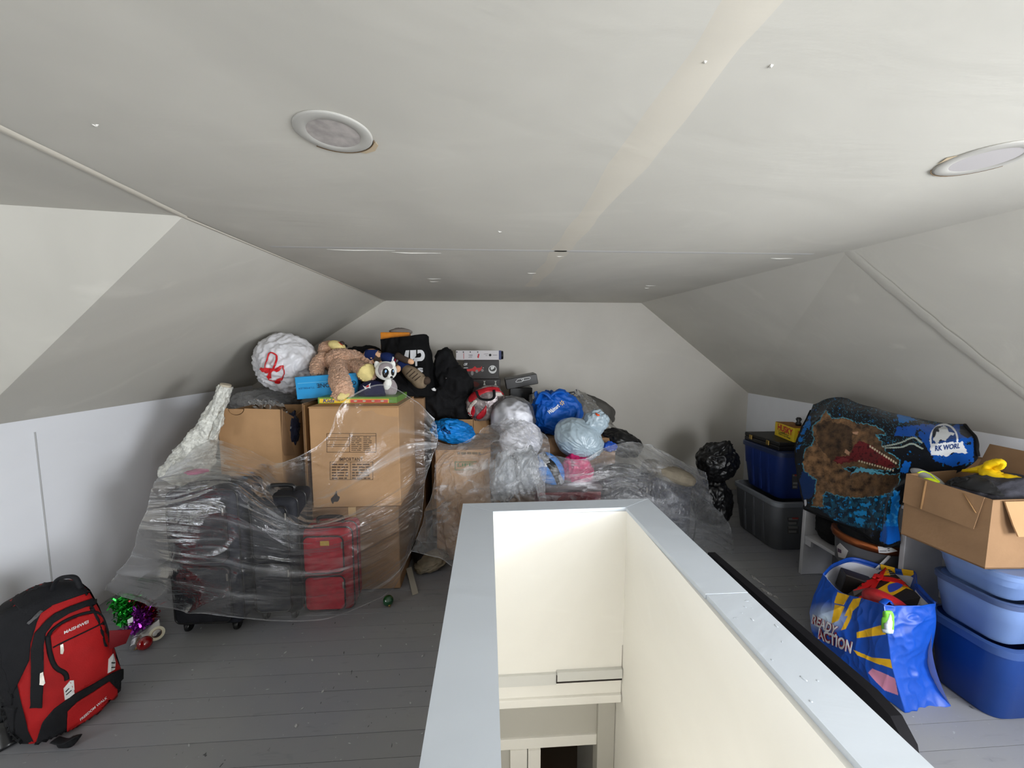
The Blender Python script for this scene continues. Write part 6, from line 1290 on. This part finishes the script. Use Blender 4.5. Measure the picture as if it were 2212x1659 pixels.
part('strap_tail', sheet([[(250, 1492, 1.66), (262, 1510, 1.64), (266, 1518, 1.63)], [(270, 1498, 1.65), (276, 1506, 1.64), (280, 1512, 1.63)], [(286, 1498, 1.645), (289, 1501, 1.64), (288, 1505, 1.635)]], 10, 10, None, thick=.003), BB, bp)
part('strap_tail', tube([P(118, 1598, 1.42), P(140, 1602, 1.40), P(160, 1592, 1.41), P(166, 1590, 1.42), P(150, 1608, 1.40), P(126, 1612, 1.405)], [(.014, .003)]*6, 8, 30), BB, bp, True)
part('shoulder_strap', tube([P(12, 1420, 1.60), P(-6, 1440, 1.58), P(-10, 1500, 1.52), P(2, 1560, 1.46)], [(.018, .006)]*4, 8, 24), BB, bp, True)
solo('water_bottle', tube([P(8, 1560, 1.47), P(14, 1585, 1.45), P(22, 1615, 1.43)], [.018, .034, .034], 20, 12), M('bottle_dark', (26, 27, 30), .25, .6), 'dark bottle in the backpack side pocket', 'bottle', True)
# ---- tinsel, paper and baubles on the floor by the suitcases
def tinsel(label, pts, mat, n, spread, L):
    p = crom([tuple(q) for q in pts], n); V, Fc = [], []
    for i in range(n):
        for _ in range(7):
            d = rng.normal(size=3); d /= np.linalg.norm(d); e = np.cross(d, rng.normal(size=3)); e /= np.linalg.norm(e); c = p[i]+rng.normal(size=3)*spread; ln = L*rng.uniform(.5, 1); w = .003*rng.uniform(.7, 1.8)
            q = [c-e*w, c+e*w, c+d*ln*.5+e*w*1.1+np.array((0, 0, .004)), c+d*ln*.5-e*w*1.1+np.array((0, 0, .004)), c+d*ln+e*w*.6, c+d*ln-e*w*.6]; k = len(V)
            for v in q: v[2] = max(v[2], .002)
            V += q; Fc += [(k, k+1, k+2, k+3), (k+3, k+2, k+4, k+5)]
    t = thing('tinsel_garland', label, 'garland', (float(p[:, 0].mean()), float(p[:, 1].mean()), 0.0), 'tinsel garlands by the backpack')
    part('core', tube(p[::6] if len(p) > 30 else p, .003, 5, 0), BLKP, t); o = part('strands', (np.array(V), Fc), mat, t); o['kind'] = 'stuff'; return t
def foil(n, c): return M(n, c, .18, .7, .3, 40, 0, 60, metal=.75)
F_ = lambda x, y, Y: P(x, y, Y)
tinsel('shiny green tinsel garland heaped beside the backpack', [F_(250, 1308, 2.06), F_(272, 1302, 2.10), F_(262, 1325, 2.04), F_(280, 1318, 2.08), F_(270, 1345, 1.99)], foil('foil_green', (30, 170, 50)), 60, .016, .035)
tinsel('dark red tinsel garland under the hem of the plastic', [F_(285, 1298, 2.14), F_(305, 1305, 2.12), F_(318, 1318, 2.1), F_(325, 1330, 2.06)], foil('foil_red', (120, 20, 30)), 55, .016, .035)
tinsel('purple tinsel garland beside the torn white paper', [F_(295, 1325, 2.06), F_(310, 1330, 2.05), F_(305, 1345, 2.0), F_(288, 1358, 1.96)], foil('foil_purple', (150, 40, 170)), 50, .015, .035)
def bauble(label, c, r, mat, tilt):
    t = thing('bauble', label, 'ornament', (c[0], c[1], 0)); part('ball', blob(c, (r, r, r), (0, 0, 0), 4, 0), mat, t, True)
    R = rotm(*tilt); part('cap', lathe([(0, r*1.14), (r*.2, r*1.13), (r*.24, r*1.0), (r*.24, r*.92)], c, R, 16, False), BRASS, t, True)
    part('hook', tube([np.array(c)+R @ np.array((r*.14*math.cos(a), 0, r*1.24+r*.14*math.sin(a))) for a in np.linspace(0, 2*math.pi, 12)], r*.03, 5, 0), BRASS, t, True)
c = onz(838, 1310, 0); bauble('dark green glass bauble lying on the bare floor', (c.x, c.y+.01, .030), .030, M('glass_green', (8, 70, 34), .12, .7, coat=.5), (125, 0, 30))
c = onz(310, 1405, 0); bauble('red glass bauble lying beside the backpack', (c.x, c.y+.01, .031), .031, M('glass_red', (130, 8, 12), .12, .7, coat=.5), (110, 0, -50))
solo('paper_scrap', sheet([[(296, 1374, 1.96), (318, 1356, 2.0), (343, 1338, 2.02)], [(305, 1378, 1.95), (326, 1364, 1.97), (346, 1348, 2.0)], [(320, 1380, 1.94), (336, 1372, 1.95), (348, 1360, 1.97)]], 20, 20, lambda s, t: .006*fbm(np.stack([s*3, t*3, s*0], -1), 2), thick=.001), M('scrap_white', (196, 194, 190), .8), 'torn white paper scrap on the floor by the suitcase wheels', 'paper', True)
c = onz(333, 1388, 0); tpr = thing('tape_roll', 'roll of cream tape lying under the torn paper', 'tape', tuple(c))
part('tape', tf(lathe([(.020, -.012), (.032, -.012), (.032, .012), (.020, .012), (.020, -.012)], (0, 0, 0), rotm(60, 0, 40), 32, False), None, (c.x, c.y+.02, .034)), M('tape_cream', (190, 184, 160), .5), tpr, 40)
part('core', tf(lathe([(.018, -.012), (.020, -.012), (.020, .012), (.018, .012), (.018, -.012)], (0, 0, 0), rotm(60, 0, 40), 32, False), None, (c.x, c.y+.02, .034)), CARD2, tpr, 40)
solo('paper_tag', sheet([[(275, 1339, 1.98), (287, 1332, 1.99)], [(277, 1352, 1.965), (287, 1342, 1.97)]], 6, 6, None, thick=.001), WHITEP, 'small white paper tag stuck in the tinsel', 'tag')
solo('plastic_cup', tube([onz(288, 1400, .02), onz(296, 1380, .025)], [.018, .022], 16, 4, False), MATS['clear_bag'], 'clear plastic cup lying against the backpack', 'cup', True)
solo('masking_tape_strip', sheet([[tuple(onz(877, 1228, .03)), tuple(onz(889, 1224, .03))], [tuple(onz(884, 1255, .012)), tuple(onz(896, 1252, .012))], [tuple(onz(891, 1286, .002)), tuple(onz(904, 1281, .002))]], 6, 16, None, px=False, thick=.0012), M('masking_tape', (176, 172, 160), .8), 'strip of masking tape on the floor by the parapet', 'tape')
for q, lb in (((1620, 1240, 1655, 1266), 'thin clear tape scrap on the floor nearer the totes'), ((1640, 1268, 1680, 1290), 'thin clear tape scrap on the floor nearer the board')):
    a_, b_ = onz(q[0], q[1], .002), onz(q[2], q[3], .002)
    solo('clear_tape_scrap', sheet([[(a_.x, a_.y, .004), (b_.x, b_.y, .003)], [(a_.x-.02, a_.y-.05, .006), (b_.x-.01, b_.y-.04, .008)]], 24, 10, lambda s, t: .004*rdg(np.stack([s*4, t*2, s*0], -1), 2), px=False), MATS['clear_bag'], lb, 'tape')
# paint chips lying on the boards
gs = []
for _ in range(90):
    x, y = (random.uniform(-1.6, -.2), random.uniform(1.0, 2.2)) if random.random() < .7 else (random.uniform(1.0, 2.0), random.uniform(.9, 2.6))
    a = random.uniform(0, 6.28); L = random.uniform(.003, .011); w = L*random.uniform(.25, .6); gs.append(prism([(x+L*math.cos(a), y+L*math.sin(a), .001), (x-w*math.sin(a), y+w*math.cos(a), .001), (x-L*math.cos(a), y-L*math.sin(a), .001), (x+w*math.sin(a), y-w*math.cos(a), .001)], (0, 0, .0008)))
solo('paint_chips', join(*gs), M('chip_white', (178, 178, 180), .8), 'white paint chips scattered over the grey floor boards', 'debris', kind='stuff')
# ================================================================ covered ceiling lights
def potlight(label, px, py, r, worn):
    c = onz(px, py, ZC); t = thing('ceiling_light', label, 'light', (c.x, c.y, ZC-.012))
    part('trim_ring', lathe([(r*.66, -.002), (r*.70, -.004), (r*.95, -.0035), (r, -.0015), (r, 0), (r*.66, 0)], (c.x, c.y, ZC-.0005), None, 48, False), M('light_trim', (178, 176, 170), .8), t, True)
    part('cover_disc', lathe([(0, -.003), (r*.68, -.003), (r*.68, 0), (0, 0)], (c.x, c.y, ZC-.0005), None, 40, False), M('light_disc_worn', (176, 170, 166), .8, .2, .25, 40) if worn else M('light_disc', (186, 182, 182), .7), t)
    pts = lambda a0, a1, rr: [(c.x+r*rr*math.cos(a), c.y+r*rr*math.sin(a), ZC-.002) for a in np.linspace(a0, a1, 14)]
    part('gap_line', tube(pts(.3, 2.4, 1.03), [.0012]*14, 5, 0), M('light_gap', (110, 90, 66), .9), t, True)
    if worn: part('torn_paper', prism([(c.x+r*1.15*math.cos(a)*q, c.y+r*1.15*math.sin(a)*q, ZC-.001) for a, q in ((.35, .93), (.5, 1.02), (.8, 1.06), (1.1, 1.02), (1.2, .92), (.8, .91))], (0, 0, -.001)), M('torn_beige', (196, 178, 150), .9), t)
    else: part('torn_paper', prism([(c.x-r*1.02, c.y-.012, ZC-.001), (c.x-r*1.16, c.y+.0, ZC-.001), (c.x-r*1.0, c.y+.03, ZC-.001)], (0, 0, -.001)), M('torn_beige', (196, 178, 150), .9), t)
potlight('round ceiling light with scraped centre, at the left', 721, 286, .080, True)
potlight('round white ceiling light near the right edge', 2128, 343, .088, False)
